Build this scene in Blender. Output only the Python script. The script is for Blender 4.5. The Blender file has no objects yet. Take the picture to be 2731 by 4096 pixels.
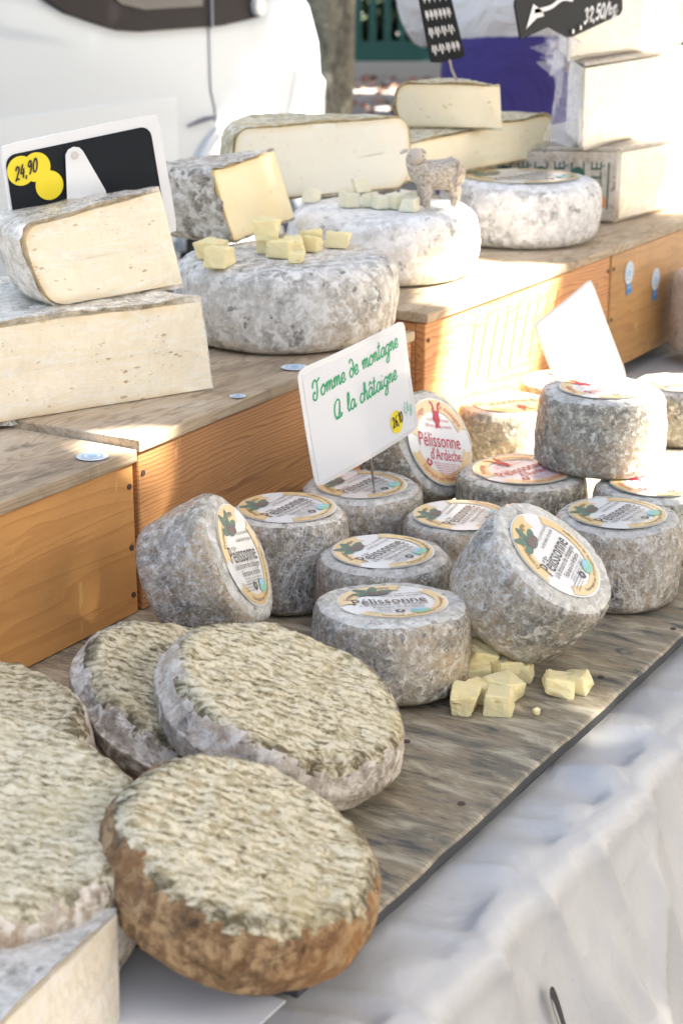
import bpy, bmesh, math, random
import numpy as np
from mathutils import Vector, Matrix

random.seed(7)
rng = np.random.default_rng(11)
S = bpy.context.scene
COL = S.collection
PI = math.pi

# ------------------------------------------------------------------ camera
TH, AZ, CAM_H = math.radians(18.2), math.radians(31.2), 0.60     # metres above the board on the stall
hx = Vector((math.cos(AZ), math.sin(AZ), 0)); right = Vector((math.sin(AZ), -math.cos(AZ), 0))
fwd = hx * math.cos(TH) + Vector((0, 0, -math.sin(TH))); upv = right.cross(fwd)
cd = bpy.data.cameras.new('camera'); cam = bpy.data.objects.new('camera', cd); COL.objects.link(cam)
cam.matrix_world = Matrix(((right.x, upv.x, -fwd.x, 0), (right.y, upv.y, -fwd.y, 0), (right.z, upv.z, -fwd.z, CAM_H), (0, 0, 0, 1)))
cd.sensor_fit = 'VERTICAL'; cd.sensor_height = 36; cd.sensor_width = 24; cd.lens = 60.84
cd.clip_start = 0.05; cd.clip_end = 400
cd.dof.use_dof = True; cd.dof.focus_distance = 1.52; cd.dof.aperture_fstop = 10.5
S.camera = cam

# ------------------------------------------------------------------ sky, sun, exposure
SUN = Vector((0.301, -0.596, 0.743)).normalized()                # towards the sun
W = bpy.data.worlds.new('World'); S.world = W; W.use_nodes = True
wn = W.node_tree; bg = wn.nodes['Background']
sky = wn.nodes.new('ShaderNodeTexSky'); sky.sky_type = 'NISHITA'; sky.sun_disc = False
sky.sun_elevation = math.asin(SUN.z); sky.sun_rotation = math.atan2(SUN.x, SUN.y)
sky.air_density = 0.8; sky.dust_density = 5.0; sky.ozone_density = 0.4
wn.links.new(sky.outputs[0], bg.inputs[0]); bg.inputs[1].default_value = 0.055
sd = bpy.data.lights.new('sun', 'SUN'); sd.energy = 5.0; sd.angle = math.radians(0.53); sd.color = (1, 0.955, 0.90)
sun = bpy.data.objects.new('sun', sd); COL.objects.link(sun); sun.location = SUN * 12
sun.rotation_euler = SUN.to_track_quat('Z', 'Y').to_euler()
vs = S.view_settings
vs.view_transform = 'Standard'; vs.look = 'None'; vs.gamma = 1; vs.use_curve_mapping = False
vs.exposure = 3.42
vs.use_white_balance = True; vs.white_balance_temperature = 7000; vs.white_balance_tint = 8
S.cycles.max_bounces = 8; S.cycles.diffuse_bounces = 4; S.cycles.glossy_bounces = 3
S.cycles.transparent_max_bounces = 12; S.cycles.caustics_reflective = False; S.cycles.caustics_refractive = False
S.cycles.use_denoising = True

# ------------------------------------------------------------------ node helpers
class G:
    def __init__(s, name, **kw):
        s.m = bpy.data.materials.new(name); s.m.use_nodes = True
        s.t = s.m.node_tree; s.b = s.t.nodes['Principled BSDF']; s._p = None
        for k, v in kw.items(): s.set(k.replace('_', ' '), v)
    def set(s, k, v):
        i = s.b.inputs[k]
        if hasattr(v, 'is_output'): s.t.links.new(v, i)
        elif isinstance(v, tuple) and len(v) == 3 and i.type == 'RGBA': i.default_value = (*v, 1)
        else: i.default_value = v
        return s
    def n(s, typ, **kw):
        x = s.t.nodes.new('ShaderNode' + typ)
        for k, v in kw.items(): setattr(x, k, v)
        return x
    def l(s, a, b): s.t.links.new(a, b)
    def pos(s):                                     # object coordinates, shifted per object so copies differ
        if s._p is None:
            c = s.n('TexCoord').outputs['Object']; r = s.n('ObjectInfo').outputs['Random']
            v = s.n('VectorMath', operation='MULTIPLY_ADD'); v.inputs[1].default_value = (1, 1, 1)
            k = s.n('Math', operation='MULTIPLY'); k.inputs[1].default_value = 7.0; s.l(r, k.inputs[0])
            s.l(c, v.inputs[0]); s.l(k.outputs[0], v.inputs[2]); s._p = v.outputs[0]
        return s._p
    def map(s, scale=(1, 1, 1), rot=(0, 0, 0), vec=None):
        m = s.n('Mapping'); m.inputs['Scale'].default_value = scale; m.inputs['Rotation'].default_value = rot
        s.l(vec or s.pos(), m.inputs['Vector']); return m.outputs[0]
    def noise(s, scale, detail=4, rough=.55, dist=0, vec=None):
        x = s.n('TexNoise'); x.inputs['Scale'].default_value = scale; x.inputs['Detail'].default_value = detail
        x.inputs['Roughness'].default_value = rough; x.inputs['Distortion'].default_value = dist
        s.l(vec or s.pos(), x.inputs['Vector']); return x.outputs[0]
    def vor(s, scale, vec=None, feature='F1', out='Distance', rand=1):
        x = s.n('TexVoronoi', feature=feature); x.inputs['Scale'].default_value = scale; x.inputs['Randomness'].default_value = rand
        s.l(vec or s.pos(), x.inputs['Vector']); return x.outputs[out]
    def wave(s, scale, dist=3, detail=2, dscale=1, vec=None, direction='Z'):
        x = s.n('TexWave', bands_direction=direction); x.inputs['Scale'].default_value = scale
        x.inputs['Distortion'].default_value = dist; x.inputs['Detail'].default_value = detail; x.inputs['Detail Scale'].default_value = dscale
        s.l(vec or s.pos(), x.inputs['Vector']); return x.outputs['Fac']
    def ramp(s, f, stops, interp='LINEAR'):
        r = s.n('ValToRGB'); e = r.color_ramp; e.interpolation = interp
        while len(e.elements) < len(stops): e.elements.new(.5)
        for q, (p, c) in zip(e.elements, stops):
            q.position = p; q.color = (*c, 1) if isinstance(c, tuple) else (c, c, c, 1)
        s.l(f, r.inputs[0]); return r.outputs[0]
    def mix(s, f, a, b, mode='MIX'):
        x = s.n('Mix', data_type='RGBA', blend_type=mode)
        for k, v in ((0, f), (6, a), (7, b)):
            if hasattr(v, 'is_output'): s.l(v, x.inputs[k])
            elif isinstance(v, tuple): x.inputs[k].default_value = (*v, 1)
            else: x.inputs[k].default_value = v
        return x.outputs[2]
    def math(s, op, a, b=0.0):
        x = s.n('Math', operation=op)
        for k, v in ((0, a), (1, b)):
            if hasattr(v, 'is_output'): s.l(v, x.inputs[k])
            else: x.inputs[k].default_value = v
        return x.outputs[0]
    def bump(s, h, strength=.4, dist=.002, normal=None):
        x = s.n('Bump'); x.inputs['Strength'].default_value = strength; x.inputs['Distance'].default_value = dist
        s.l(h, x.inputs['Height'])
        if normal is not None: s.l(normal, x.inputs['Normal'])
        return x.outputs[0]
    def film(s, amount=.5):                         # cling film: a thin glossy coat with creases of its own
        a = s.noise(30, 3, .6, 4.5); b = s.noise(120, 3, .6, 2.5)
        r = s.math('ABSOLUTE', s.math('SUBTRACT', a, .5)); r2 = s.math('ABSOLUTE', s.math('SUBTRACT', b, .5))
        h = s.math('ADD', s.math('MULTIPLY', r, 1.6), r2)
        s.set('Coat Weight', amount); s.set('Coat Roughness', .06); s.set('Coat IOR', 2.4)
        v1 = s.vor(230, s.map((1, 1, .6)), out='Color'); v2 = s.vor(75, s.map((1, 1, .55)), out='Color')     # crumpled facets
        sub = []
        for v_, k_ in ((v1, .75), (v2, .45)):
            q = s.n('VectorMath', operation='SUBTRACT'); q.inputs[1].default_value = (.5, .5, .5); s.l(v_, q.inputs[0])
            q2 = s.n('VectorMath', operation='SCALE'); q2.inputs['Scale'].default_value = k_; s.l(q.outputs[0], q2.inputs[0]); sub.append(q2.outputs[0])
        q = s.n('VectorMath', operation='ADD'); s.l(sub[0], q.inputs[0]); s.l(sub[1], q.inputs[1])
        q3 = s.n('VectorMath', operation='ADD'); s.l(q.outputs[0], q3.inputs[0]); s.l(s.bump(h, .6, .006), q3.inputs[1])
        q4 = s.n('VectorMath', operation='NORMALIZE'); s.l(q3.outputs[0], q4.inputs[0])
        s.set('Coat Normal', q4.outputs[0]); return s

def rind(name, cols, film=0, bump=.5, scale=1.0, rough=.85, lt=.47):
    """mottled mould rind: cols = dark, mid, light, warm"""
    g = G(name, Roughness=rough); k = scale
    n1 = g.noise(18 * k, 7, .68, .5); n2 = g.noise(85 * k, 6, .68, .4); n3 = g.noise(8 * k, 4, .55, .8); n4 = g.noise(260 * k, 3, .6)
    c = g.mix(g.ramp(n1, [(.40, 0.), (.55, 1.)]), cols[0], cols[1])
    c = g.mix(g.ramp(n3, [(.48, 0.), (.66, .85)]), c, cols[3])
    c = g.mix(g.ramp(n2, [(lt, 0.), (lt + .12, 1.)]), c, cols[2])
    c = g.mix(g.ramp(n2, [(.29, 1.), (.41, 0.)]), c, tuple(x * .45 for x in cols[0]))
    sp = g.math('MULTIPLY', g.ramp(g.noise(60 * k, 3, .6), [(.33, 1.), (.37, 0.)]), .8)
    c = g.mix(sp, c, tuple(x * .4 for x in cols[0]))
    c = g.mix(g.ramp(n4, [(.35, .0), (.7, .38)]), c, cols[2])
    rv = g.n('ObjectInfo').outputs['Random']; tint = g.ramp(rv, [(0., (.74, .73, .72)), (.35, (1.0, .93, .82)), (.65, (.86, .87, .88)), (1., (1.12, 1.08, 1.0))])
    c = g.mix(.75, c, tint, 'MULTIPLY') if film else c
    if film > .5:                                    # glints on the film's creases, painted whitish into the rind colour
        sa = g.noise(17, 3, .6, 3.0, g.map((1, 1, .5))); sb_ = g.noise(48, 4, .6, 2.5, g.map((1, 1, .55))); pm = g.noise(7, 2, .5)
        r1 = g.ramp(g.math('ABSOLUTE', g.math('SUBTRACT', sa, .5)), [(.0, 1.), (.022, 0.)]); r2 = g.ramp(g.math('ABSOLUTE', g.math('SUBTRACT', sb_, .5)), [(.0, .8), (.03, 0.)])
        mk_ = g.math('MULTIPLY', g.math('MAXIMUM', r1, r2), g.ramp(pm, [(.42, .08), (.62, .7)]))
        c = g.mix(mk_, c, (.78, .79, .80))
    g.set('Base Color', c)
    h = g.math('ADD', g.math('MULTIPLY', n1, .8), g.math('ADD', g.math('MULTIPLY', n2, .7), g.math('MULTIPLY', n4, .35)))
    g.set('Normal', g.bump(h, bump, .004))
    if film: g.film(film)
    return g.m

def paste(name, col, edge, hole, film=0, holes=1.0, sss=.25, band=0):
    g = G(name, Roughness=.42)
    n = g.noise(14, 3, .5); n2 = g.noise(55, 4, .6)
    c = g.mix(g.ramp(n, [(.35, 0.), (.7, 1.)]), col, edge)
    c = g.mix(g.ramp(n2, [(.4, 0.), (.8, .3)]), c, tuple(min(1, x * 1.08) for x in col))
    w = g.n('VectorMath', operation='ADD'); nz = g.n('TexNoise'); nz.inputs['Scale'].default_value = 70
    sc = g.n('VectorMath', operation='SCALE'); sc.inputs['Scale'].default_value = .006
    g.l(g.map((1, 1, 2.3)), nz.inputs['Vector']); g.l(nz.outputs['Color'], sc.inputs[0]); g.l(sc.outputs[0], w.inputs[0]); g.l(g.map((1, 1, 2.3)), w.inputs[1])
    v = g.vor(52, w.outputs[0]); msk = g.ramp(g.noise(40, 2, .5), [(.50, 0.), (.56, 1.)])
    d = g.math('MULTIPLY', g.ramp(v, [(.13, 1.), (.22, 0.)]), msk)
    d2 = g.math('MULTIPLY', g.ramp(g.vor(150, w.outputs[0]), [(.12, .8), (.2, 0.)]), g.ramp(g.noise(33, 2), [(.55, 0.), (.6, 1.)]))
    d = g.math('MULTIPLY', g.math('MAXIMUM', d, d2), holes)
    if band:                                         # moister, darker paste just under the rind
        at = g.n('Attribute'); at.attribute_name = 'inside'; c = g.mix(g.ramp(at.outputs['Fac'], [(.05, .75), (.75, 0.)]), c, tuple(x * y for x, y in zip(edge, (.90, .78, .58))))
    g.set('Base Color', g.mix(d, c, hole))
    g.set('Subsurface Weight', sss); g.set('Subsurface Radius', (.012, .008, .004)); g.set('Subsurface Scale', .6)
    h = g.math('SUBTRACT', g.math('MULTIPLY', n2, .25), d)
    g.set('Normal', g.bump(h, .55, .002))
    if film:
        sv = g.noise(5, 4, .6, 1.2, g.map((1.6, 1.6, 11), (0, .35, 0))); ss_ = g.ramp(g.math('ABSOLUTE', g.math('SUBTRACT', sv, .5)), [(.0, .45), (.03, 0.)])  # sheen of the film's creases, painted as pale streaks in the colour
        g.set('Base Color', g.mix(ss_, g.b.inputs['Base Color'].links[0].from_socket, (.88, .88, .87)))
        g.film(film)
    return g.m

def plain(name, col, rough=.6, spec=None, **kw):
    g = G(name, Base_Color=col, Roughness=rough)
    for k, v in kw.items(): g.set(k.replace('_', ' '), v)
    return g.m

M = {}
# rinds (dark, mid, light, warm)
M['rind_grey'] = rind('grey_rind', ((.22, .21, .185), (.54, .515, .46), (.76, .745, .70), (.58, .47, .35)), bump=.45)
M['rind_white'] = rind('white_rind', ((.50, .49, .46), (.78, .77, .73), (.86, .86, .84), (.70, .69, .65)), bump=.35)
M['rind_greywhite'] = rind('grey_white_rind', ((.33, .325, .33), (.66, .655, .64), (.84, .84, .83), (.50, .48, .45)), bump=.35)
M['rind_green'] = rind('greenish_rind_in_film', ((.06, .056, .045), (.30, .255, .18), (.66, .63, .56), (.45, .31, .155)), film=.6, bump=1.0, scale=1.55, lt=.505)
M['rind_dry'] = rind('dry_speckled_rind', ((.085, .08, .06), (.31, .28, .205), (.74, .71, .61), (.42, .25, .12)), film=.3, bump=1.0, scale=1.7, lt=.505)
M['rind_pale'] = rind('pale_rind_top', ((.36, .35, .31), (.58, .57, .52), (.74, .73, .69), (.58, .55, .48)), film=.35, bump=.8, scale=1.3)
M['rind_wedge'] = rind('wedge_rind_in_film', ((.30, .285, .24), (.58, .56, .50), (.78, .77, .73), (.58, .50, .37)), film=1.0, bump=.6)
M['rind_thin'] = rind('thin_yellow_rind', ((.30, .25, .13), (.58, .50, .30), (.70, .66, .54), (.58, .42, .18)), bump=.5)
M['rind_brown_tomme'] = rind('brown_tomme_side', ((.04, .024, .015), (.17, .085, .032), (.40, .26, .13), (.38, .165, .05)), bump=.9, scale=.8)
M['rind_grey_tomme'] = rind('grey_tomme_side', ((.17, .13, .095), (.43, .37, .295), (.66, .61, .53), (.36, .235, .13)), bump=.7, scale=.9)
M['rind_wedge_side'] = rind('brown_streaked_rind', ((.13, .11, .08), (.42, .39, .33), (.66, .64, .59), (.36, .27, .17)), bump=.6, scale=1.1)
M['rind_comte'] = rind('printed_rind', ((.36, .30, .24), (.52, .46, .38), (.62, .57, .50), (.50, .40, .30)), film=.6, bump=.3)

def tomme_top(name, light, mid, dark, gold):
    g = G(name, Roughness=.9)
    v = g.map((36, 70, 50), (0, 0, .12)); rows = g.noise(3.0, 4, .62, 1.4, v); fine = g.noise(150, 4, .65); big = g.noise(13, 3, .55)
    cross = g.noise(95, 4, .62, .8)
    w = g.wave(38, 7, 3, 1.6, direction='Y')
    f = g.math('ADD', g.math('MULTIPLY', rows, .50), g.math('ADD', g.math('MULTIPLY', cross, .40), g.math('MULTIPLY', w, .10)))
    c = g.ramp(f, [(.38, dark), (.45, mid), (.525, light), (.72, tuple(min(.85, x * 1.12) for x in light))])
    c = g.mix(g.ramp(fine, [(.38, .75), (.5, 0.)]), c, mid)
    c = g.mix(g.ramp(fine, [(.58, 0.), (.72, .6)]), c, tuple(min(.85, x * 1.2) for x in light))
    c = g.mix(g.ramp(big, [(.52, 0.), (.72, .45)]), c, gold)
    at = g.n('Attribute'); at.attribute_name = 'rim'     # the darker mould that grows round the edge
    c = g.mix(g.math('MULTIPLY', g.ramp(at.outputs['Fac'], [(.0, 0.), (1., 1.)]), g.ramp(cross, [(.42, .95), (.60, .15)])), c, tuple(x * .7 for x in dark))
    g.set('Base Color', c)
    h = g.math('ADD', f, g.math('MULTIPLY', fine, .35))
    g.set('Normal', g.bump(h, .9, .0055))
    return g.m
M['tomme_top'] = tomme_top('tomme_top', (.75, .675, .49), (.46, .385, .225), (.14, .11, .055), (.54, .44, .22))
M['tomme_top_b'] = tomme_top('tomme_top_green', (.74, .68, .515), (.49, .43, .275), (.19, .16, .09), (.54, .465, .26))
M['tomme_top_c'] = tomme_top('tomme_top_dark', (.66, .585, .41), (.35, .285, .165), (.10, .08, .045), (.48, .38, .19))
# paste
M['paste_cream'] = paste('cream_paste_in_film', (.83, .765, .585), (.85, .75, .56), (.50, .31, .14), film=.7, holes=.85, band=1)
M['paste_yellow'] = paste('yellow_paste', (.86, .76, .50), (.87, .74, .46), (.72, .50, .20), holes=.5, band=1)
M['paste_white'] = paste('white_paste', (.82, .80, .70), (.82, .78, .66), (.62, .55, .38), holes=.35, band=1)
M['paste_pale'] = paste('pale_paste', (.82, .76, .58), (.82, .73, .54), (.52, .40, .25), holes=.6, band=1)
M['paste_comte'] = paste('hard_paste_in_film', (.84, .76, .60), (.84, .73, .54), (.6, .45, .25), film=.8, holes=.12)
M['cube_yellow'] = paste('cube_paste', (.87, .77, .45), (.87, .74, .40), (.74, .55, .22), holes=.6, sss=.35)
M['cube_white'] = paste('white_cube_paste', (.84, .80, .62), (.84, .78, .58), (.7, .6, .35), holes=.2, sss=.35)

def wood(name, dark, mid, light, ring=26, amp=.2, knots=True, rough=.55, contrast=1.0, coat=0, axis='X', stain=0):
    g = G(name, Roughness=rough)
    sc = {'X': (1.3, 9, 9), 'Y': (9, 1.3, 9)}[axis]
    v = g.map(sc)
    n = g.noise(2.2, 3, .5, .6, v)
    z = g.n('SeparateXYZ'); g.l(g.pos(), z.inputs[0])
    base = g.math('ADD', g.math('MULTIPLY', z.outputs['Z'], 3.1), g.math('MULTIPLY', n, amp))
    if axis == 'Y': base = g.math('ADD', g.math('MULTIPLY', z.outputs['X'], 3.1), g.math('MULTIPLY', n, amp))
    ringf = g.math('FRACT', g.math('MULTIPLY', base, ring / 3.0))
    rg = g.ramp(ringf, [(0, 0.), (.55, .25), (.86, 1.), (.95, .9), (1, 0.)])
    fib = g.noise(9, 5, .65, 0, g.map((3, 150, 150) if axis == 'X' else (150, 3, 150)))
    c = g.mix(rg, light, dark) if contrast >= 1 else g.mix(g.math('MULTIPLY', rg, contrast), light, dark)
    c = g.mix(g.ramp(fib, [(.35, .45), (.6, 0.)]), c, mid)
    pat = g.noise(3.2, 4, .55, .8)
    c = g.mix(g.ramp(pat, [(.45, 0.), (.75, .55)]), c, tuple(x * .62 for x in mid))
    st = g.noise(19, 4, .6)
    c = g.mix(g.ramp(st, [(.66, 0.), (.74, .55)]), c, tuple(x * .35 for x in dark))
    sc2 = g.noise(40, 5, .7, 0, g.map((1, 1, .3)))
    c = g.mix(g.ramp(sc2, [(.64, 0.), (.70, .5)]), c, tuple(min(.8, x * 1.5) for x in light))
    if stain:
        s1 = g.noise(6, 6, .68, 1.0, g.map((1, 1.8, 1))); s2 = g.noise(24, 5, .68, .8, g.map((.6, 1.6, 1)))
        c = g.mix(g.ramp(s1, [(.50, 0.), (.66, .6)]), c, (.62, .56, .46)); c = g.mix(g.ramp(s2, [(.30, .75), (.43, 0.)]), c, (.12, .09, .065)); c = g.mix(g.ramp(s1, [(.30, .6), (.42, 0.)]), c, (.20, .15, .10))
    g.set('Base Color', c)
    h = g.math('ADD', g.math('MULTIPLY', fib, .6), g.math('MULTIPLY', rg, -.4))
    g.set('Normal', g.bump(h, .35, .001))
    if coat: g.set('Coat Weight', coat); g.set('Coat Roughness', .35)
    return g.m
M['pine_smooth'] = wood('orange_varnished_pine', (.50, .215, .062), (.62, .29, .088), (.70, .36, .12), ring=45, amp=.5, contrast=.5, coat=.15)
M['pine_lined'] = wood('fine_lined_pine', (.28, .11, .045), (.50, .225, .082), (.62, .32, .125), ring=230, amp=.13, contrast=.85)
M['pine_red'] = wood('reddish_pine', (.40, .135, .048), (.58, .26, .095), (.68, .35, .145), ring=120, amp=.22, contrast=.8)
M['pine_honey'] = wood('honey_pine', (.38, .18, .062), (.50, .26, .09), (.58, .32, .12), ring=60, amp=.35, contrast=.5, coat=.1)
M['top_wood'] = wood('worn_lid_wood', (.22, .15, .09), (.36, .275, .18), (.54, .43, .30), ring=90, amp=.5, contrast=.6, rough=.8, stain=1)

g = G('weathered_board', Roughness=.62)
fib = g.noise(6, 7, .75, .3, g.map((130, 6, 40))); blot = g.noise(9, 6, .68, .7, g.map((2.4, .8, 1))); blot2 = g.noise(21, 6, .7, .5, g.map((2.8, .7, 1)))
c = g.mix(g.ramp(blot, [(.38, 0.), (.60, 1.)]), (.175, .16, .12), (.32, .255, .165))
c = g.mix(g.ramp(blot2, [(.5, 0.), (.62, .95)]), c, (.47, .42, .31))
c = g.mix(g.ramp(blot2, [(.36, .95), (.46, 0.)]), c, (.06, .067, .072))
c = g.mix(g.ramp(fib, [(.34, .9), (.47, 0.)]), c, (.06, .057, .052))
c = g.mix(g.ramp(fib, [(.56, 0.), (.72, .3)]), c, (.42, .38, .29))
g.set('Base Color', c); g.set('Normal', g.bump(g.math('ADD', fib, g.math('MULTIPLY', blot2, .3)), .45, .0015)); M['board'] = g.m
M['board_edge'] = plain('board_edge_dark', (.05, .052, .056), .8)

g = G('white_oilcloth', Roughness=.38)
n = g.noise(9, 5, .6, 1.0); n2 = g.noise(45, 4, .65, .5, g.map((1, 1, .25)))
c = g.mix(g.ramp(n, [(.5, 0.), (.8, .45)]), (.50, .50, .49), (.42, .415, .41))
c = g.mix(g.ramp(n2, [(.62, 0.), (.74, .35)]), c, (.42, .41, .40))
spk = g.ramp(g.vor(34), [(.0, .8), (.035, 0.)])
c = g.mix(spk, c, (.2, .18, .16))
g.set('Base Color', c); ra = g.math('ABSOLUTE', g.math('SUBTRACT', g.noise(9, 3, .55, 1.6, g.map((1, 1, .6), (.5, 0, .5))), .5)); rb = g.math('ABSOLUTE', g.math('SUBTRACT', g.noise(23, 3, .55, 1.2), .5))
g.set('Normal', g.bump(g.math('ADD', g.ramp(ra, [(.0, 1.), (.09, .35), (.4, 0.)]), g.math('MULTIPLY', g.ramp(rb, [(.0, 1.), (.1, .2), (.4, 0.)]), .3)), .10, .012)); M['cloth'] = g.m

M['paper'] = plain('sign_paper', (.71, .73, .76), .35, Coat_Weight=.3, Coat_Roughness=.08)
M['sleeve'] = plain('plastic_sleeve_edge', (.70, .71, .72), .18, Coat_Weight=.5)
M['green_ink'] = plain('green_ink', (.03, .36, .16), .4)
M['green_ink_pale'] = plain('pale_green_ink', (.18, .50, .36), .4)
M['yellow_dot'] = plain('yellow_sticker', (.86, .68, .03), .4)
M['black_ink'] = plain('black_marker', (.015, .015, .02), .5)
M['label_white'] = plain('label_paper', (.82, .815, .79), .3, Coat_Weight=.5, Coat_Roughness=.12)
M['label_orange'] = plain('label_orange_print', (.82, .60, .30), .3, Coat_Weight=.5, Coat_Roughness=.12)
M['print_dark'] = plain('dark_brown_print', (.10, .08, .065), .45)
M['print_red'] = plain('red_print', (.56, .03, .05), .45)
M['print_green'] = plain('leaf_green_print', (.13, .21, .16), .45)
M['print_chestnut'] = plain('chestnut_print', (.20, .14, .13), .45)
M['print_lightgreen'] = plain('light_green_print', (.30, .58, .42), .45)
M['print_blue'] = plain('blue_print', (.35, .58, .74), .45)
M['sticker_blue'] = plain('sticker_blue', (.04, .28, .62), .4)
M['sticker_pale'] = plain('sticker_pale_blue', (.36, .58, .76), .4)
M['sticker_white'] = plain('sticker_white', (.80, .82, .84), .4)
M['slate'] = plain('black_slate_panel', (.014, .017, .021), .6, Specular_IOR_Level=.15)
M['white_plastic'] = plain('white_plastic', (.78, .79, .79), .35)
M['steel'] = plain('steel', (.45, .45, .46), .3, Metallic=1.0)
M['nail'] = plain('rusty_nail', (.08, .05, .04), .7)
M['chalk'] = plain('white_chalk_pen', (.84, .85, .88), .7)
M['white_paint'] = plain('white_van_paint', (.43, .505, .58), .25, Coat_Weight=.7, Coat_Roughness=.05)
M['black_trim'] = plain('black_van_trim', (.022, .018, .02), .6, Specular_IOR_Level=.2)
M['van_glass'] = plain('dark_glass', (.02, .018, .02), .08)
M['rubber'] = plain('tyre_rubber', (.02, .02, .02), .8)
M['fence_green'] = plain('green_fence_paint', (.012, .095, .08), .5)
M['kerb'] = plain('pale_kerb_stone', (.46, .43, .40), .9)
M['skin'] = plain('skin', (.62, .38, .29), .5, Subsurface_Weight=.1)
M['hair'] = plain('dark_hair', (.03, .02, .015), .6)
g = G('white_shirt', Roughness=.85); n = g.noise(9, 3, .5, 1.5); g.set('Base Color', (.72, .71, .71)); g.set('Normal', g.bump(n, .7, .03)); M['shirt'] = g.m
g = G('navy_cloth', Roughness=.85); n = g.noise(7, 3, .5, 1.5); g.set('Base Color', (.045, .032, .17)); g.set('Normal', g.bump(n, .6, .03)); M['navy'] = g.m
M['belt'] = plain('black_belt', (.02, .02, .022), .5)
g = G('figurine_wool', Roughness=.85); n = g.noise(260, 4, .6); n2 = g.noise(60, 3, .6)
g.set('Base Color', g.mix(g.ramp(n, [(.35, 0.), (.6, 1.)]), (.36, .30, .23), (.66, .60, .51))); g.set('Normal', g.bump(n, 1, .003)); M['wool'] = g.m
M['figure_face'] = plain('figurine_face', (.52, .46, .39), .7)
g = G('plane_bark', Roughness=.9); n = g.noise(9, 4, .55, 1.0, g.map((1, 1, .5))); n2 = g.noise(30, 4, .6)
c = g.ramp(n, [(.40, (.05, .045, .035)), (.46, (.14, .13, .095)), (.55, (.17, .155, .115)), (.60, (.46, .43, .36))], 'CONSTANT')
g.set('Base Color', g.mix(.25, c, g.ramp(n2, [(.3, (.05, .05, .04)), (.7, (.4, .38, .32))]))); g.set('Normal', g.bump(n2, .5, .02)); M['bark'] = g.m
g = G('plane_leaf', Roughness=.55); r = g.n('ObjectInfo').outputs['Random']
g.set('Base Color', g.mix(g.noise(3, 2), (.05, .10, .025), (.09, .12, .03)))
tl = g.n('BsdfTranslucent'); tl.inputs[0].default_value = (.30, .27, .09, 1); mx = g.n('MixShader'); mx.inputs[0].default_value = .5
g.l(g.b.outputs[0], mx.inputs[1]); g.l(tl.outputs[0], mx.inputs[2]); g.l(mx.outputs[0], g.t.nodes['Material Output'].inputs[0]); M['leaf'] = g.m
M['hedge'] = plain('hedge_leaf', (.05, .075, .04), .7)
M['dry_leaf'] = plain('fallen_leaf', (.26, .13, .09), .8)
g = G('square_ground', Roughness=.95); n = g.noise(.6, 5, .6); n2 = g.noise(25, 5, .65)
c = g.mix(g.ramp(n, [(.35, 0.), (.65, 1.)]), (.17, .16, .15), (.24, .23, .215)); c = g.mix(g.ramp(n2, [(.4, .5), (.6, 0.)]), c, (.13, .115, .105))
g.set('Base Color', c); g.set('Normal', g.bump(n2, .4, .02)); M['ground'] = g.m
# clear plastic bag / film tail
g = G('clear_film', Base_Color=(.95, .95, 1), Roughness=.06); g.set('Transmission Weight', 0.0); g.set('Alpha', .2)
g.set('Coat Weight', 1.0); g.set('Coat Roughness', .05); g.set('Normal', g.bump(g.noise(60, 3, .6, 2), .8, .01)); M['film'] = g.m

# ------------------------------------------------------------------ mesh helpers
def hash3(i, j, k):
    n = (i * 374761393 + j * 668265263 + k * 2147483647 + 1013904223) & 0xffffffff
    n = ((n ^ (n >> 13)) * 1274126177) & 0xffffffff
    return ((n ^ (n >> 16)) & 0xffff) / 65535.0
def vnoise(p, scale, seed=0):
    q = np.asarray(p, float) * scale + seed * 17.13; f = np.floor(q); t = q - f; t = t * t * (3 - 2 * t); f = f.astype(np.int64)
    r = 0
    for a in (0, 1):
        for b in (0, 1):
            for c in (0, 1):
                w = (t[:, 0] if a else 1 - t[:, 0]) * (t[:, 1] if b else 1 - t[:, 1]) * (t[:, 2] if c else 1 - t[:, 2])
                r = r + w * hash3(f[:, 0] + a, f[:, 1] + b, f[:, 2] + c)
    return r - .5
def fbm(p, scale, seed=0, oct=3):
    r = 0; a = 1.0
    for o in range(oct): r = r + a * vnoise(p, scale * 2 ** o, seed + o * 3); a *= .5
    return r

def tag(o, label, cat, group=None):
    o['label'] = label; o['category'] = cat
    if group: o['group'] = group
    return o
def struct(o): o['kind'] = 'structure'; return o
def stuff(o): o['kind'] = 'stuff'; return o
def obj(name, verts, faces, mats, parent=None, smooth=False, loc=(0, 0, 0), midx=None):
    me = bpy.data.meshes.new(name); me.from_pydata([tuple(v) for v in verts], [], [tuple(f) for f in faces]); me.update()
    if not isinstance(mats, (list, tuple)): mats = [mats]
    for m in mats: me.materials.append(M[m] if isinstance(m, str) else m)
    if midx is not None: me.polygons.foreach_set('material_index', np.asarray(midx, np.int32))
    if smooth: me.shade_smooth()
    o = bpy.data.objects.new(name, me); COL.objects.link(o); o.parent = parent; o.location = loc
    return o
def from_bm(name, bm, mats, parent=None, smooth=False, loc=(0, 0, 0)):
    bmesh.ops.recalc_face_normals(bm, faces=bm.faces[:])
    me = bpy.data.meshes.new(name); bm.to_mesh(me); bm.free()
    if not isinstance(mats, (list, tuple)): mats = [mats]
    for m in mats: me.materials.append(M[m] if isinstance(m, str) else m)
    if smooth: me.shade_smooth()
    o = bpy.data.objects.new(name, me); COL.objects.link(o); o.parent = parent; o.location = loc
    return o
def empty(name, loc=(0, 0, 0), rz=0, parent=None):
    o = bpy.data.objects.new(name, None); o.empty_display_size = .05; COL.objects.link(o); o.location = loc; o.rotation_euler = (0, 0, rz); o.parent = parent
    return o
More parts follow.
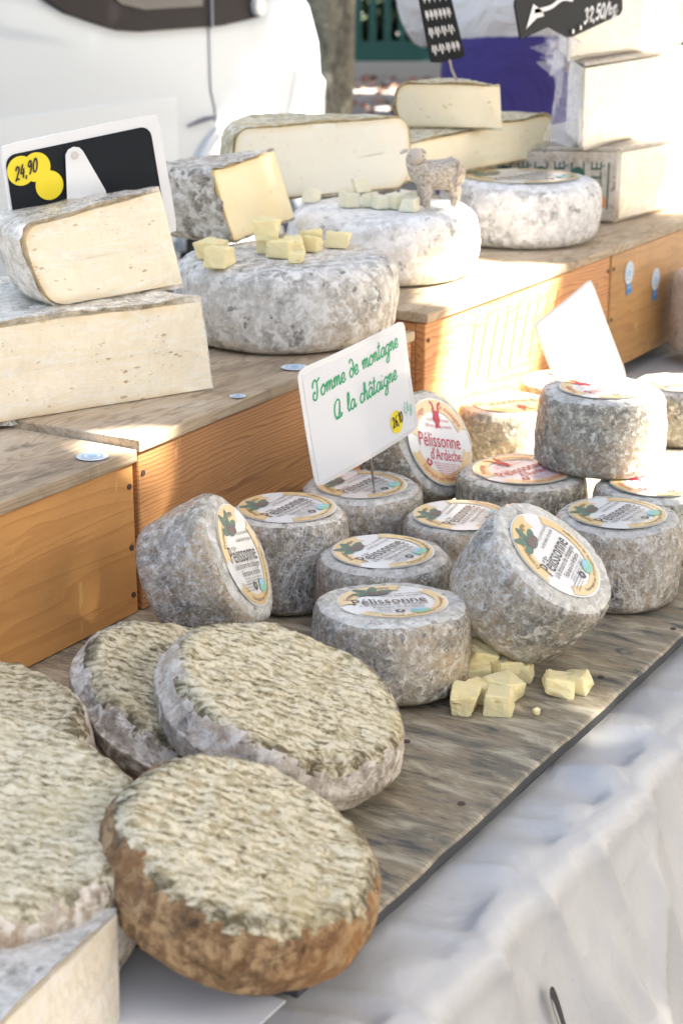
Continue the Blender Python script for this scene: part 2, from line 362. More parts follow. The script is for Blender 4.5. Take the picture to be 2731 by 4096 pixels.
def box(name, a, b, mats, parent=None, loc=(0, 0, 0), bev=0.0, seg=1, jit=0, cuts=0):
    bm = bmesh.new(); r = bmesh.ops.create_cube(bm, size=1)
    for v in bm.verts: v.co = Vector([a[i] + (v.co[i] + .5) * (b[i] - a[i]) for i in range(3)])
    if jit:
        for v in bm.verts: v.co += Vector([random.uniform(-jit, jit) for _ in range(3)])
    if bev: bmesh.ops.bevel(bm, geom=bm.edges[:], offset=bev, segments=seg, affect='EDGES', profile=.6)
    return from_bm(name, bm, mats, parent, False, loc)
def frame(n, xdir):
    """rotation whose z axis is n and whose x axis is close to xdir"""
    z = Vector(n).normalized(); x = Vector(xdir); x = (x - z * x.dot(z)).normalized(); y = z.cross(x)
    return Matrix(((x.x, y.x, z.x), (x.y, y.y, z.y), (x.z, y.z, z.z)))
def place(o, loc, R): o.matrix_world = Matrix.Translation(Vector(loc)) @ R.to_4x4(); return o

# ---- lettering
_tc = {}
def text_mesh(s, size=1.0, align='CENTER'):
    key = (s, size, align)
    if key in _tc: return _tc[key]
    c = bpy.data.curves.new('lettering', 'FONT'); c.body = s; c.size = size; c.align_x = align; c.resolution_u = 2; c.fill_mode = 'BOTH'
    o = bpy.data.objects.new('lettering', c); COL.objects.link(o)
    dg = bpy.context.evaluated_depsgraph_get(); me = bpy.data.meshes.new_from_object(o.evaluated_get(dg))
    v = np.array([x.co[:] for x in me.vertices]).reshape(-1, 3); f = [tuple(p.vertices) for p in me.polygons]
    bpy.data.objects.remove(o); bpy.data.curves.remove(c); bpy.data.meshes.remove(me)
    _tc[key] = (v, f); return v, f
class Flat:
    """collects flat 2D print; built as one mesh"""
    def __init__(s): s.v = []; s.f = []
    def add(s, v, f):
        k = len(s.v); s.v += [tuple(x[:2]) for x in v]; s.f += [tuple(i + k for i in q) for q in f]
    def text(s, t, x, y, size, w=None, rot=0, slant=0, sy=1):
        v, f = text_mesh(t, 1.0); v = v.copy()
        if len(v) == 0: return
        v[:, 1] -= .33; v *= size
        if w: v[:, 0] *= w / max(1e-6, np.ptp(v[:, 0]))
        v[:, 1] *= sy; v[:, 0] += slant * v[:, 1]
        c, n = math.cos(rot), math.sin(rot)
        s.add(np.stack([x + c * v[:, 0] - n * v[:, 1], y + n * v[:, 0] + c * v[:, 1]], 1), f)
    def arc_text(s, t, r, size, a_mid, inward=False, spread=None):
        v, f = text_mesh(t, 1.0); v = v.copy() * size; v[:, 1] -= .33 * size
        if spread: v[:, 0] *= spread * r / np.ptp(v[:, 0])
        if not inward: a = a_mid - v[:, 0] / r; rr = r + v[:, 1]
        else: a = a_mid + v[:, 0] / r; rr = r - v[:, 1]
        s.add(np.stack([rr * np.cos(a), rr * np.sin(a)], 1), f)
    def arc(s, r0, r1, a0, a1, n=24, tail=0.0):
        a = np.linspace(a0, a1, n); v = []
        for i, t in enumerate(a): v += [(r0 * math.cos(t), r0 * math.sin(t)), (r1 * math.cos(t), r1 * math.sin(t))]
        f = [(2 * i, 2 * i + 1, 2 * i + 3, 2 * i + 2) for i in range(n - 1)]
        if tail:
            for e, sg in ((a0, -1), (a1, 1)):
                k = len(v); t = e + sg * tail; rm = (r0 + r1) / 2; d = e
                v += [(r0 * math.cos(d), r0 * math.sin(d)), (r1 * math.cos(d), r1 * math.sin(d)), (r1 * math.cos(t), r1 * math.sin(t)), (rm * math.cos(d + sg * tail * .4), rm * math.sin(d + sg * tail * .4)), (r0 * math.cos(t), r0 * math.sin(t))]
                f += [(k, k + 1, k + 3), (k + 1, k + 2, k + 3), (k, k + 3, k + 4)]
        s.add(v, f)
    def poly(s, pts): s.add(pts, [tuple(range(len(pts)))])
    def disc(s, x, y, rx, ry=None, n=20, rot=0):
        ry = ry or rx; c, m = math.cos(rot), math.sin(rot)
        P = [(rx * math.cos(2 * PI * i / n), ry * math.sin(2 * PI * i / n)) for i in range(n)]
        s.poly([(x + c * a - m * b, y + m * a + c * b) for a, b in P])
    def stroke(s, pts, w, sub=5, close=False):
        P = np.array(pts, float)
        if len(P) > 2:
            E = np.vstack([2 * P[0] - P[1], P, 2 * P[-1] - P[-2]]); out = []
            for i in range(1, len(E) - 2):
                for t in np.linspace(0, 1, sub, endpoint=False):
                    a, b, c, d = E[i - 1], E[i], E[i + 1], E[i + 2]
                    out.append(.5 * (2 * b + (c - a) * t + (2 * a - 5 * b + 4 * c - d) * t * t + (3 * b - a - 3 * c + d) * t ** 3))
            out.append(P[-1]); P = np.array(out)
        d = np.gradient(P, axis=0); d /= np.linalg.norm(d, axis=1)[:, None] + 1e-9; nn = np.stack([-d[:, 1], d[:, 0]], 1) * w / 2
        v = np.empty((2 * len(P), 2)); v[0::2] = P + nn; v[1::2] = P - nn
        s.add(v, [(2 * i, 2 * i + 1, 2 * i + 3, 2 * i + 2) for i in range(len(P) - 1)])
    def build(s, name, mat, parent, surf, off):
        V = [surf(x, y, off) for x, y in s.v]
        return obj(name, V, s.f, mat, parent)
GL = {
 'a': (1.15, [[(.9, .85), (.5, 1), (.1, .6), (.15, .1), (.5, 0), (.85, .5), (.92, .95), (.88, .2), (1.05, 0), (1.3, .3)]]),
 'o': (1.1, [[(.5, 1), (.1, .6), (.2, .05), (.6, 0), (.95, .45), (.75, .95), (.5, 1), (.85, .75), (1.2, .85)]]),
 'm': (1.6, [[(0, .6), (.2, 1), (.28, .8), (.2, 0)], [(.2, .3), (.55, 1), (.75, .85), (.68, 0)], [(.68, .3), (1.05, 1), (1.25, .8), (1.2, .15), (1.4, 0), (1.65, .3)]]),
 'n': (1.15, [[(0, .6), (.2, 1), (.28, .8), (.2, 0)], [(.2, .3), (.55, 1), (.78, .8), (.72, .15), (.9, 0), (1.15, .3)]]),
 'e': (.95, [[(.05, .4), (.55, .45), (.8, .8), (.5, 1), (.1, .6), (.2, .1), (.6, 0), (1, .3)]]),
 'd': (1.1, [[(.85, .6), (.5, .95), (.1, .5), (.3, 0), (.75, .15), (.98, .8), (.9, 1.5), (.6, 1.9), (.25, 1.85), (.2, 1.55)]]),
 't': (.7, [[(.35, 1.9), (.15, .3), (.35, 0), (.7, .3)], [(-.05, 1.5), (.2, 1.3), (.6, 1.45)]]),
 'g': (1.2, [[(.9, .85), (.5, 1), (.1, .6), (.2, .1), (.6, .1), (.9, .6), (.97, .95), (.85, -.6), (.5, -1), (.15, -.75), (.6, -.2), (1.2, .3)]]),
 'T': (1.2, [[(-.35, 1.2), (-.2, 1.75), (.2, 1.95), (.5, 1.7), (1.0, 1.9), (1.15, 2.0)], [(.55, 1.75), (.55, .6), (.2, -.15), (-.3, 0), (-.3, .5), (.0, .7), (.1, .45)]]),
 'A': (1.75, [[(1.2, 1.75), (.75, 2.0), (.2, 1.5), (.05, .6), (.4, -.05), (.9, .5), (1.2, 1.75)], [(1.2, 1.75), (1.1, .6), (1.25, 0), (1.55, .35)], [(.3, .2), (.75, -.05), (1.25, .1)]]),
 'l': (.65, [[(.05, .3), (.5, 1.3), (.48, 1.95), (.25, 1.8), (.15, .4), (.35, 0), (.7, .3)]]),
 'c': (.85, [[(.8, .8), (.5, 1), (.1, .6), (.2, .1), (.55, 0), (.95, .3)]]),
 'h': (1.1, [[(.05, .3), (.5, 1.4), (.45, 1.95), (.22, 1.7), (.15, 0)], [(.15, .4), (.5, 1), (.75, .8), (.7, .1), (.9, 0), (1.15, .3)]]),
 'i': (.6, [[(.15, .95), (.1, .2), (.3, 0), (.6, .3)], [(.2, 1.4), (.26, 1.5)]]),
 'k': (1.0, [[(.1, 1.9), (.1, 0)], [(.7, 1.0), (.15, .45), (.75, 0)]]),
 '/': (.8, [[(0, -.4), (.7, 2)]]), ',': (.45, [[(.2, .15), (.05, -.4)]]),
 '0': (1.1, [[(.5, 2), (.1, 1.2), (.15, .3), (.5, 0), (.85, .5), (.85, 1.5), (.5, 2)]]),
 '1': (.7, [[(.05, 1.5), (.4, 2), (.35, 0)]]),
 '2': (1.1, [[(.1, 1.5), (.4, 2), (.8, 1.6), (.6, .9), (.1, 0)], [(.1, 0), (.5, .2), (.9, 0)]]),
 '3': (1.1, [[(.1, 1.7), (.5, 2), (.8, 1.6), (.4, 1.1)], [(.4, 1.1), (.9, .7), (.5, 0), (.1, .2)]]),
 '4': (1.1, [[(.5, 2), (.1, .8), (.9, .8)], [(.7, 1.4), (.6, 0)]]),
 '5': (1.1, [[(.9, 2), (.3, 1.95), (.2, 1.1), (.7, 1.2), (.85, .5), (.5, 0), (.1, .2)]]),
 '6': (1.1, [[(.8, 2), (.3, 1.3), (.1, .5), (.45, 0), (.85, .4), (.6, .95), (.2, .6)]]),
 '9': (1.1, [[(.8, 1.5), (.5, 2), (.15, 1.5), (.4, 1.1), (.8, 1.5)], [(.8, 1.5), (.7, .6), (.4, 0)]]),
 '€': (1.0, [[(.9, 1.8), (.5, 2), (.2, 1.3), (.2, .6), (.5, 0), (.9, .2)], [(0, 1.2), (.6, 1.2)], [(0, .8), (.6, .8)]]),
 ' ': (.9, []),
}
def script(fl, s, x, y, size, w, rot=0, width=None, slant=.18):
    tot = sum(GL['a' if c == 'â' else c][0] for c in s); k = width / tot if width else size
    cx = 0; c0, s0 = math.cos(rot), math.sin(rot)
    for ch in s:
        adv, sts = GL['a' if ch == 'â' else ch]
        sts = sts + [[(.25, 1.3), (.55, 1.65), (.85, 1.3)]] if ch == 'â' else sts
        for st in sts:
            P = [((cx + a + slant * b) * k, b * size) for a, b in st]
            fl.stroke([(x + c0 * a - s0 * b, y + s0 * a + c0 * b) for a, b in P], w)
        cx += adv

# ------------------------------------------------------------------ the setting: ground, tree, fence, van
GZ = -0.72
gp = [(-60, -60), (120, -60), (120, 120), (-60, 120)]
struct(obj('ground', [(x, y, GZ) for x, y in gp], [(0, 1, 2, 3)], 'ground'))

def tube(path, rad, seg=10, cap=True):
    P = np.array(path, float); V = []; F = []
    for i, p in enumerate(P):
        d = P[min(i + 1, len(P) - 1)] - P[max(i - 1, 0)]; d /= np.linalg.norm(d) + 1e-9
        a = np.cross(d, [0, 0, 1.] if abs(d[2]) < .9 else [1., 0, 0]); a /= np.linalg.norm(a); b = np.cross(d, a)
        r = rad[i] if hasattr(rad, '__len__') else rad
        V += [p + r * (math.cos(2 * PI * k / seg) * a + math.sin(2 * PI * k / seg) * b) for k in range(seg)]
    for i in range(len(P) - 1):
        for k in range(seg): F.append((i * seg + k, i * seg + (k + 1) % seg, (i + 1) * seg + (k + 1) % seg, (i + 1) * seg + k))
    if cap: F += [tuple(range(seg))[::-1], tuple(range((len(P) - 1) * seg, len(P) * seg))]
    return V, F
def leaves(centers, size, up=.5):
    n = len(centers); a = rng.normal(size=(n, 3)); a[:, 2] *= up; a /= np.linalg.norm(a, axis=1)[:, None]
    t = rng.normal(size=(n, 3)); b = np.cross(a, t); b /= np.linalg.norm(b, axis=1)[:, None]
    s = size * rng.uniform(.7, 1.3, (n, 1)); c = np.cross(a, b)
    V = np.empty((n, 5, 3)); V[:, 0] = centers - a * s * .5; V[:, 1] = centers + b * s * .42 - a * s * .05 + c * s * .06; V[:, 2] = centers + b * s * .2 + a * s * .35
    V[:, 3] = centers + a * s * .55 - b * s * .1 - c * s * .05; V[:, 4] = centers - b * s * .42 + a * s * .05 + c * s * .06
    F = np.arange(n * 5).reshape(n, 5); return V.reshape(-1, 3), F.tolist()
# gaps in the leaves: where the photograph shows flecks of sun (point on the stall, radius of the gap)
GAPS = [((1.95, .78, .12), .19), ((1.80, .63, .11), .15), ((1.95, .955, .10), .12), ((1.87, .79, .15), .07), ((1.70, .58, .07), .07), ((1.60, .54, .07), .03),
        ((2.035, 1.01, .235), .075), ((2.10, .99, .24), .05), ((1.255, .955, .125), .028), ((1.175, .955, .05), .008), ((1.20, 1.0, .17), .03), ((1.10, .84, .11), .02),
        ((.735, .575, .09), -.012), ((.69, .655, .09), .0), ((1.31, 1.02, .21), -.005), ((.90, .55, .09), -.02), ((1.84, .975, .187), .04),
        ((2.8, 1.0, .33), .12), ((2.85, 1.06, .45), .08), ((.80, .95, .1), .012),
        ((4.42, 3.0, .10), .07), ((4.6, 3.0, .32), .08), ((4.75, 3.0, .1), .08), ((4.3, 3.0, .02), .06), ((4.4, 3.0, -.05), .12), ((4.65, 3.0, -.1), .12), ((4.80, 3.0, .3), .06),
        ((3.75, 1.8, .6), .10), ((3.95, 1.75, .75), .08), ((1.04, .43, -.28), .006), ((1.12, .43, -.13), .006), ((13.0, 7.2, -.7), .25), ((14.5, 8.2, -.7), .3)]
def tree(name, base, height, r0, crown_c, crown_r, nleaf, lsize, label, group=None, gaps=()):
    t = empty(name, base); B = np.array(base)
    zz = np.linspace(-.05, height, 16); pth = [(0.06 * math.sin(z * 1.1), .05 * math.cos(z * .9) - .05, z) for z in zz]
    rad = [r0 * (1.0 - .42 * max(0, z) / height) * (1 + .35 * math.exp(-max(z, 0) * 4)) for z in zz]
    V, F = tube(pth, rad, 28); V = np.array(V); V[:, :2] += (fbm(V, 3, 5)[:, None]) * r0 * .22
    obj('trunk', V, F, 'bark', t, True)
    cc = np.array(crown_c) - B; top = np.array(pth[-1])
    VV = []; FF = []
    for i in range(9):
        a = 2 * PI * i / 9 + .3; e = cc + np.array([crown_r[0] * .75 * math.cos(a), crown_r[1] * .75 * math.sin(a), crown_r[2] * random.uniform(-.3, .5)])
        m = (top + e) / 2 + np.array([0, 0, -.25]); s0 = top * .92 + np.array([0, 0, .0])
        v, f = tube([s0, (s0 + m) / 2 + [0, 0, .05], m, (m + e) / 2 + [.1, .1, .1], e], [r0 * .42, r0 * .34, r0 * .26, r0 * .16, .02], 8)
        k = len(VV); VV += list(v); FF += [tuple(q + k for q in x) for x in f]
    obj('branches', VV, FF, 'bark', t, True)
    n = nleaf; a_ = rng.uniform(0, 2 * PI, n); q_ = np.sqrt(rng.uniform(0, 1, n)); p = np.stack([q_ * np.cos(a_), q_ * np.sin(a_), rng.uniform(-1, 1, n) * np.sqrt(1.02 - q_ ** 2)], 1)
    p *= np.array(crown_r) * (1 + .12 * fbm(p * 2 + 5, 1.5, 2)[:, None]); p[:, 2] += .5 * fbm(p, .9, 6); p = p + np.array(crown_c)
    keep = np.ones(n, bool); s = np.array(SUN)
    for q, rr in gaps:
        d = p - np.array(q); tt = d @ s; dist = np.linalg.norm(d - tt[:, None] * s, axis=1); keep &= dist > rr + lsize * .20
    V, F = leaves(p[keep] - B, lsize, .8)
    stuff(obj('crown', V, F, 'leaf', t))
    tag(t, label, 'tree', group); return t
tree('plane_tree', (7.64, 4.78, GZ), 4.2, .175, (7.4, 4.2, 4.9), (3.4, 3.2, 1.5), 9000, .20, 'plane tree with mottled peeling bark standing behind the white van', gaps=GAPS[-2:])
tree('plane_tree', (6.2, -3.4, GZ), 3.9, .22, (4.2, -3.3, 4.5), (4.5, 3.4, 1.0), 54000, .15, 'leafy plane tree shading the stall from the front right, trunk outside the picture', gaps=GAPS)

tree('plane_tree', (15.0, 2.2, GZ), 4.0, .2, (13.2, 2.6, 4.6), (6.8, 4.8, 1.0), 44000, .20, 'far plane tree added to shade the square behind, trunk outside the picture', gaps=GAPS[-2:])  # unseen crown added to darken the background ground and trunk
for i_, (tx, ty) in enumerate(((-7, -12.5), (-1.5, -13.5), (4, -13), (9.5, -13.5), (15, -12))):  # unseen row added to cut the low light on the cloth front
    tree('plane_tree', (tx, ty, GZ), 2.2, .2, (tx, ty, 2.4), (3.4, 2.2, 2.7), 9000, .30, 'added light-blocking tree across the square, ' + ('leftmost of five', 'second from the left', 'middle one facing the stall', 'second from the right', 'rightmost of five')[i_] + ', outside the picture', group='added trees blocking low front light')
# fence of green bars on a kerb, hedge behind
fe = empty('metal_fence', (15.9, 9.3, GZ)); tag(fe, 'dark green barred fence on a low kerb beyond the tree', 'fence')
fd = np.array([.518, -.855, 0]); fb = np.array([15.9 + .95 * 1.3, 9.3 + .6 * 1.3, GZ])
def along(t, back=0): return np.array([.518 * t + .855 * back, -.855 * t + .518 * back, 0])
def bar(name, t0, t1, z0, z1, th, mat, parent, back=0):
    V = []
    for z in (z0, z1):
        for t, b in ((t0, -th), (t1, -th), (t1, th), (t0, th)): V.append(along(t, b + back) + [0, 0, z])
    return obj(name, V, [(3, 2, 1, 0), (4, 5, 6, 7), (0, 1, 5, 4), (1, 2, 6, 5), (2, 3, 7, 6), (3, 0, 4, 7)], mat, parent)
bar('rail', -6, 9, .16, .36, .04, 'fence_green', fe); bar('rail', -6, 9, 1.45, 1.55, .03, 'fence_green', fe)
for i in range(100):
    t = -6 + .15 * i; bar('post', t, t + .075, .36, 1.45, .02, 'fence_green', fe)
kb = bar('kerb', -8, 11, 0, .16, .16, 'kerb', None); kb.location = (15.9, 9.3, GZ); struct(kb)
n = 26000; p = np.stack([rng.uniform(-7, 10, n), rng.uniform(.7, 1.7, n), rng.uniform(0, 2.2, n)], 1); p[:, 1] += .4 * np.sin(p[:, 0] * 2.1)
hp = np.stack([p[:, 0] * fd[0] + p[:, 1] * .855, p[:, 0] * fd[1] + p[:, 1] * .518, p[:, 2]], 1)
V, F = leaves(hp, .19); hg = obj('hedge', V, F, 'hedge', None, loc=(15.9, 9.3, GZ)); tag(hg, 'dark evergreen hedge growing behind the green fence', 'hedge')
n = 2600; c = np.stack([rng.uniform(6, 17, n), rng.uniform(2, 11, n), np.full(n, GZ + .02)], 1)
V, F = leaves(c, .08, .15); stuff(obj('fallen_leaves', V, F, 'dry_leaf'))

# white van, side parallel to the stall, nose to the right
van = empty('delivery_van', (4.0, 3.0, GZ)); tag(van, 'white delivery van parked nose right behind the stall', 'van')
def vprofile():
    top = [(-2.9, .34), (-2.9, 1.75), (-2.7, 1.95), (-.4, 1.95), (.05, 1.88), (.52, 1.42), (.66, 1.28), (.80, 1.15), (.86, 1.03), (.885, .85), (.885, .55), (.85, .38), (.80, .33)]
    arch = [(.74 + .0, .33)]
    for i in range(13):
        a = PI * i / 12; arch.append((.40 + .33 * math.cos(a), .33 + .33 * math.sin(a)))
    return top + arch[1:] + [(-2.9, .33)]
prof = vprofile(); depth = 1.85
bm = bmesh.new(); ring = [bm.verts.new((x, 0, z)) for x, z in prof]; f = bm.faces.new(ring)
r = bmesh.ops.extrude_face_region(bm, geom=[f]); bmesh.ops.translate(bm, verts=[v for v in r['geom'] if isinstance(v, bmesh.types.BMVert)], vec=(0, depth, 0))
ed = [e for e in bm.edges if abs(e.verts[0].co.y - e.verts[1].co.y) < 1e-6]
bmesh.ops.bevel(bm, geom=ed, offset=.07, segments=5, affect='EDGES', profile=.5)
body = from_bm('body', bm, 'white_paint', van, True)
mod = body.modifiers.new('w', 'WEIGHTED_NORMAL') if False else None
def vplate(name, pts, mat, y0=-.006, th=.01, parent=None):
    k = len(pts); V = [(x, y0, z) for x, z in pts] + [(x, y0 + th, z) for x, z in pts]
    F = [tuple(range(k)), tuple(range(2 * k - 1, k - 1, -1))] + [(i, i + k, (i + 1) % k + k, (i + 1) % k) for i in range(k)]
    return obj(name, V, F, mat, parent or van)
tr = vplate('window_trim', [(-.62, 1.40), (-.50, 1.185), (-.42, 1.150), (-.30, 1.12), (-.205, 1.098), (-.12, 1.091), (.26, 1.092), (.40, 1.104), (.47, 1.112), (.495, 1.13), (.50, 1.17), (.36, 1.38), (.1, 1.60), (-.62, 1.60)], 'black_trim', -.012, .012)
vplate('window_glass', [(-.56, 1.40), (-.32, 1.235), (-.2, 1.165), (-.1, 1.148), (.17, 1.15), (.17, 1.45), (.06, 1.56), (-.56, 1.56)], 'van_glass', -.016, .003, tr)
V, F = tube([(.447, -.012, 1.142), (.447, -.03, 1.142)], .027, 18); obj('bolt_cap', V, F, 'white_plastic', tr)
V, F = tube([(.212, -.0155, 1.52), (.212, -.0155, 1.093), (.216, -.001, 1.085), (.217, -.001, .95), (.22, -.001, .905), (.236, -.001, .865), (.239, -.001, .82)], [.0045] * 2 + [.003] * 5, 8); obj('door_seam', V, F, plain('grey_door_gap', (.30, .33, .36), .6), van)
vplate('side_panel', [(-2.7, .50), (.05, .50), (.05, .905), (-2.7, .905)], plain('white_van_panel', (.48, .55, .615), .3, Coat_Weight=.5), -.004, .006)
V, F = tube([(.40 + .36 * math.cos(a), -.004, .43 + .40 * math.sin(a)) for a in np.linspace(.1, PI - .1, 24)], .018, 8); obj('arch_lip', V, F, 'white_paint', van, True)
V, F = tube([(.10, -.006, .822), (.18, -.006, .834), (.235, -.006, .836)], [.003, .007, .004], 8); obj('gap_slit', V, F, plain('dark_gap', (.10, .11, .16), .6), van)
for wx in (.40, -2.1):
    wy = [.0, .18]; V, F = tube([(wx, .02, .30), (wx, .04, .30), (wx, .2, .30), (wx, .22, .30)], [.27, .30, .30, .27], 32); w = obj('wheel', V, F, 'rubber', van, True)
    V, F = tube([(wx, .018, .30), (wx, -.004, .30)], [.19, .15], 28); obj('hub_cap', V, F, 'white_plastic', w)
V, F = tube([(-1.3, -.012, .95), (-1.3, -.03, .95), (-1.12, -.03, .95), (-1.12, -.012, .95)], .012, 8); obj('door_handle', V, F, 'black_trim', van)
vplate('headlight', [(.62, .78), (.84, .74), (.85, .90), (.70, 1.0)], 'white_plastic', -.003, .012)

# ------------------------------------------------------------------ the stall: table, cloth, board
tb = empty('market_table', (1.4, 1.0, GZ)); tag(tb, 'market trestle table under the white oilcloth', 'table')
box('table_top', (-1.2, -.53, .655), (2.0, .72, .688), 'top_wood', tb)
for x in (-1.05, 1.85):
    for y in (-.42, .6): box('leg', (x - .03, y - .03, 0), (x + .03, y + .03, .655), 'top_wood', tb)
CE = .462                                              # y of the table edge
def cloth_pt(x, s):
    """s<0: on the top (distance back from the edge); s>0: hanging"""
    pleat = 0
    for xi, k, w, a in FOLDS:
        d = max(s, 0); c = xi + k * d; ww = w * (1 + 1.6 * d); pleat += a * math.exp(-abs((x - c) / ww) ** 1.25) * min(1, .15 + d * 5) * (1 - .3 * min(1, d))
    wob = .003 * math.sin(x * 23 + 1.3) + .0015 * math.sin(x * 51 + .4)
    tuck = 0
    for xi, w in TUCKS: tuck += math.exp(-abs((x - xi - .3 * s) / (w * .55)) ** 1.1)
    if s <= 0:
        t = min(1, -s / .05); z = -.02 + .005 * math.exp(-(s / .03) ** 2) * math.sin(x * 60 + 2 * math.sin(x * 17)) + .0065 * tuck * math.exp(-(s / .035) ** 2)
        bb = .35 * pleat * math.exp(s / .02) + wob * math.exp(s / .02)
        return (x, CE - s - .012 * math.exp(s / .012) - bb, z)
    R = .026; a = min(s / R, PI / 2)
    y = CE - .012 - R * math.sin(a) + 0; z = -.02 - R * (1 - math.cos(a))
    d = max(0, s - R * PI / 2)
    y -= .35 * pleat + .65 * pleat * min(1, d * 14) + wob + .24 * d; z -= d
    y -= .009 * tuck * math.exp(-d / .05)
    return (x, y, z)
FOLDS = [(.70, .25, .035, .020), (.86, .15, .03, .020), (.985, .34, .018, .020), (1.10, -.22, .05, .010), (1.28, -.42, .03, .022), (1.42, -.25, .018, .018), (1.55, -.3, .04, .03), (1.75, .2, .05, .03), (1.95, -.2, .05, .035), (2.2, .1, .06, .03), (.5, .1, .05, .03), (.3, .2, .05, .03), (1.19, -.55, .012, .014), (1.36, -.1, .010, .013), (1.31, -.62, .010, .014), (1.02, .34, .009, .016), (.93, .12, .010, .014), (1.46, -.16, .009, .013), (1.40, -.40, .016, .020), (1.12, .22, .009, .012), (.80, .22, .010, .014)]
TUCKS = [(.77, .006), (.80, .012), (.89, .015), (.975, .010), (1.06, .014), (1.15, .016), (1.24, .012), (1.33, .018)]
xs = np.concatenate([np.linspace(-.1, .55, 40), np.linspace(.56, 1.62, 240), np.linspace(1.65, 3.4, 90)])
ss = np.concatenate([[-1.25, -.9, -.6, -.4, -.25, -.16], np.linspace(-.12, 0, 16), np.linspace(.004, .06, 14), np.linspace(.07, .64, 60)])
V = [cloth_pt(x, s) for s in ss for x in xs]; nx = len(xs)
V = np.array(V); V[:, 1] += .003 * fbm(V, 10, 3) + .0028 * (.5 - np.abs(fbm(V * np.array([1, 1, .55]) + V[:, [2, 0, 1]] * np.array([.5, 0, 0]), 13, 13, 2))) * 1.5; V[:, 2] += np.where(V[:, 1] > CE, .002, 0) * fbm(V, 9, 4)
F = [(j * nx + i, j * nx + i + 1, (j + 1) * nx + i + 1, (j + 1) * nx + i) for j in range(len(ss) - 1) for i in range(nx - 1)]
cl = obj('tablecloth', V - np.array([1.4, 1.0, -.02]), F, 'cloth', None, True, (1.4, 1.0, -.02)); tag(cl, 'white oilcloth hanging in folds over the front of the stall', 'tablecloth')
mk = Flat()
mk.stroke([(.0, -.10), (.0005, -.02), (.002, .0), (.005, .006), (.008, .002), (.0095, -.015), (.0095, -.04), (.0085, -.10)], .0022, 6)
mk.stroke([(.005, .005), (.0072, -.005), (.0082, -.03), (.0075, -.06), (.007, -.1)], .0046, 6)
def csurf(x, y, o):
    q = cloth_pt(.942 + x * 1.8, .083 - y); return (q[0] - 1.4, q[1] - o - 1.0, q[2] + .02)
mk.build('printed_loop', 'black_ink', cl, csurf, .0085)
# a thin white sheet under the near cheeses, at the board's left end
sh = box('paper_sheet', (.0, 0, 0), (.20, .16, .0012), 'sticker_white', None, (.56, .50, -.0135)); tag(sh, 'pale flat sheet on the oilcloth beside the round brown cheese', 'paper')

bd = empty('wooden_board', (1.4, .72, -.012)); tag(bd, 'long weathered grey wooden board carrying the cheeses', 'board')
def board_mesh():
    X = np.linspace(.765, 2.26, 180); Y = np.array([0, .002, .006, .02, .05, .09, .14, .2, .26, .32, .38, .44, .475])
    V = []; F = []; fe = .4935 + .0025 * fbm(np.stack([X * 3, X * 0, X * 0], 1), 9, 2) * 1.0
    for y in Y:
        for i, x in enumerate(X): V.append((x - 1.4, fe[i] + y - .72, .012 - (.0025 if y == 0 else (.0006 if y == .002 else 0))))
    k = len(X)
    for j in range(len(Y) - 1):
        for i in range(k - 1): F.append((j * k + i, j * k + i + 1, (j + 1) * k + i + 1, (j + 1) * k + i))
    mi = [0] * len(F); b = len(V)
    for i, x in enumerate(X): V.append((x - 1.4, fe[i] - .72 + .001, 0.0))
    for i in range(k - 1): F.append((b + i, b + i + 1, i + 1, i)); mi.append(1)
    e = len(V); V += [(X[0] - 1.4, .97 - .72, 0), (X[-1] - 1.4, .97 - .72, 0)]
    F += [(b, 0, (len(Y) - 1) * k, e), (b + k - 1, e + 1, len(Y) * k - 1, k - 1)]; mi += [1, 1]
    F.append((b, e, e + 1, b + k - 1)); mi.append(1)
    return V, F, mi
V, F, mi = board_mesh(); obj('plank', V, F, ['board', 'board_edge'], bd, False, midx=mi)
for x, y in ((1.287, .519), (1.424, .506), (1.02, .515), (1.09, .60)):
    V, F = tube([(x - 1.4, y - .72, .0118), (x - 1.4, y - .72, .0128)], .0028, 10); obj('nail', V, F, 'nail', bd)

# ------------------------------------------------------------------ wooden crates
def sticker(parent, o, n, xdir, rib, size=.017):
    Rm = frame(n, xdir)
    a = Flat(); a.disc(0, 0, size, size, 28); b = Flat(); b.arc(size * .55, size * .68, 0, 2 * PI, 30); b.disc(0, 0, size * .34)
    b.arc_text('RÉGION PRODUITS', size * .82, size * .26, PI / 2, spread=4.5); c = Flat(); c.poly([(-size * .5, -size * .75), (size * .5, -size * .75), (size * .62, -size * 2.0), (0, -size * 1.75), (-size * .62, -size * 2.0)])
    w = Flat(); w.text('PRODUIT', 0, -size * 1.3, size * .36, w=size * .85)
    def sf(x, y, f): return Vector(o) + Rm @ Vector((x, y, f))
    def sr(x, y, f):
        if not rib: return sf(x, y, f)
        yy = y + rib                                  # ribbon folds down over the edge
        return sf(x, y, f) if yy > 0 else Vector(o) + Rm @ Vector((x, -rib - f - .0006, 0)) + Vector((0, 0, yy))
    st = a.build('sticker', 'sticker_white', parent, sf, .0008); b.build('sticker_print', 'sticker_pale', st, sf, .0012)
    k = c.build('ribbon', 'sticker_blue', st, sr, .0006); w.build('ribbon_lettering', 'sticker_white', k, sr, .001)
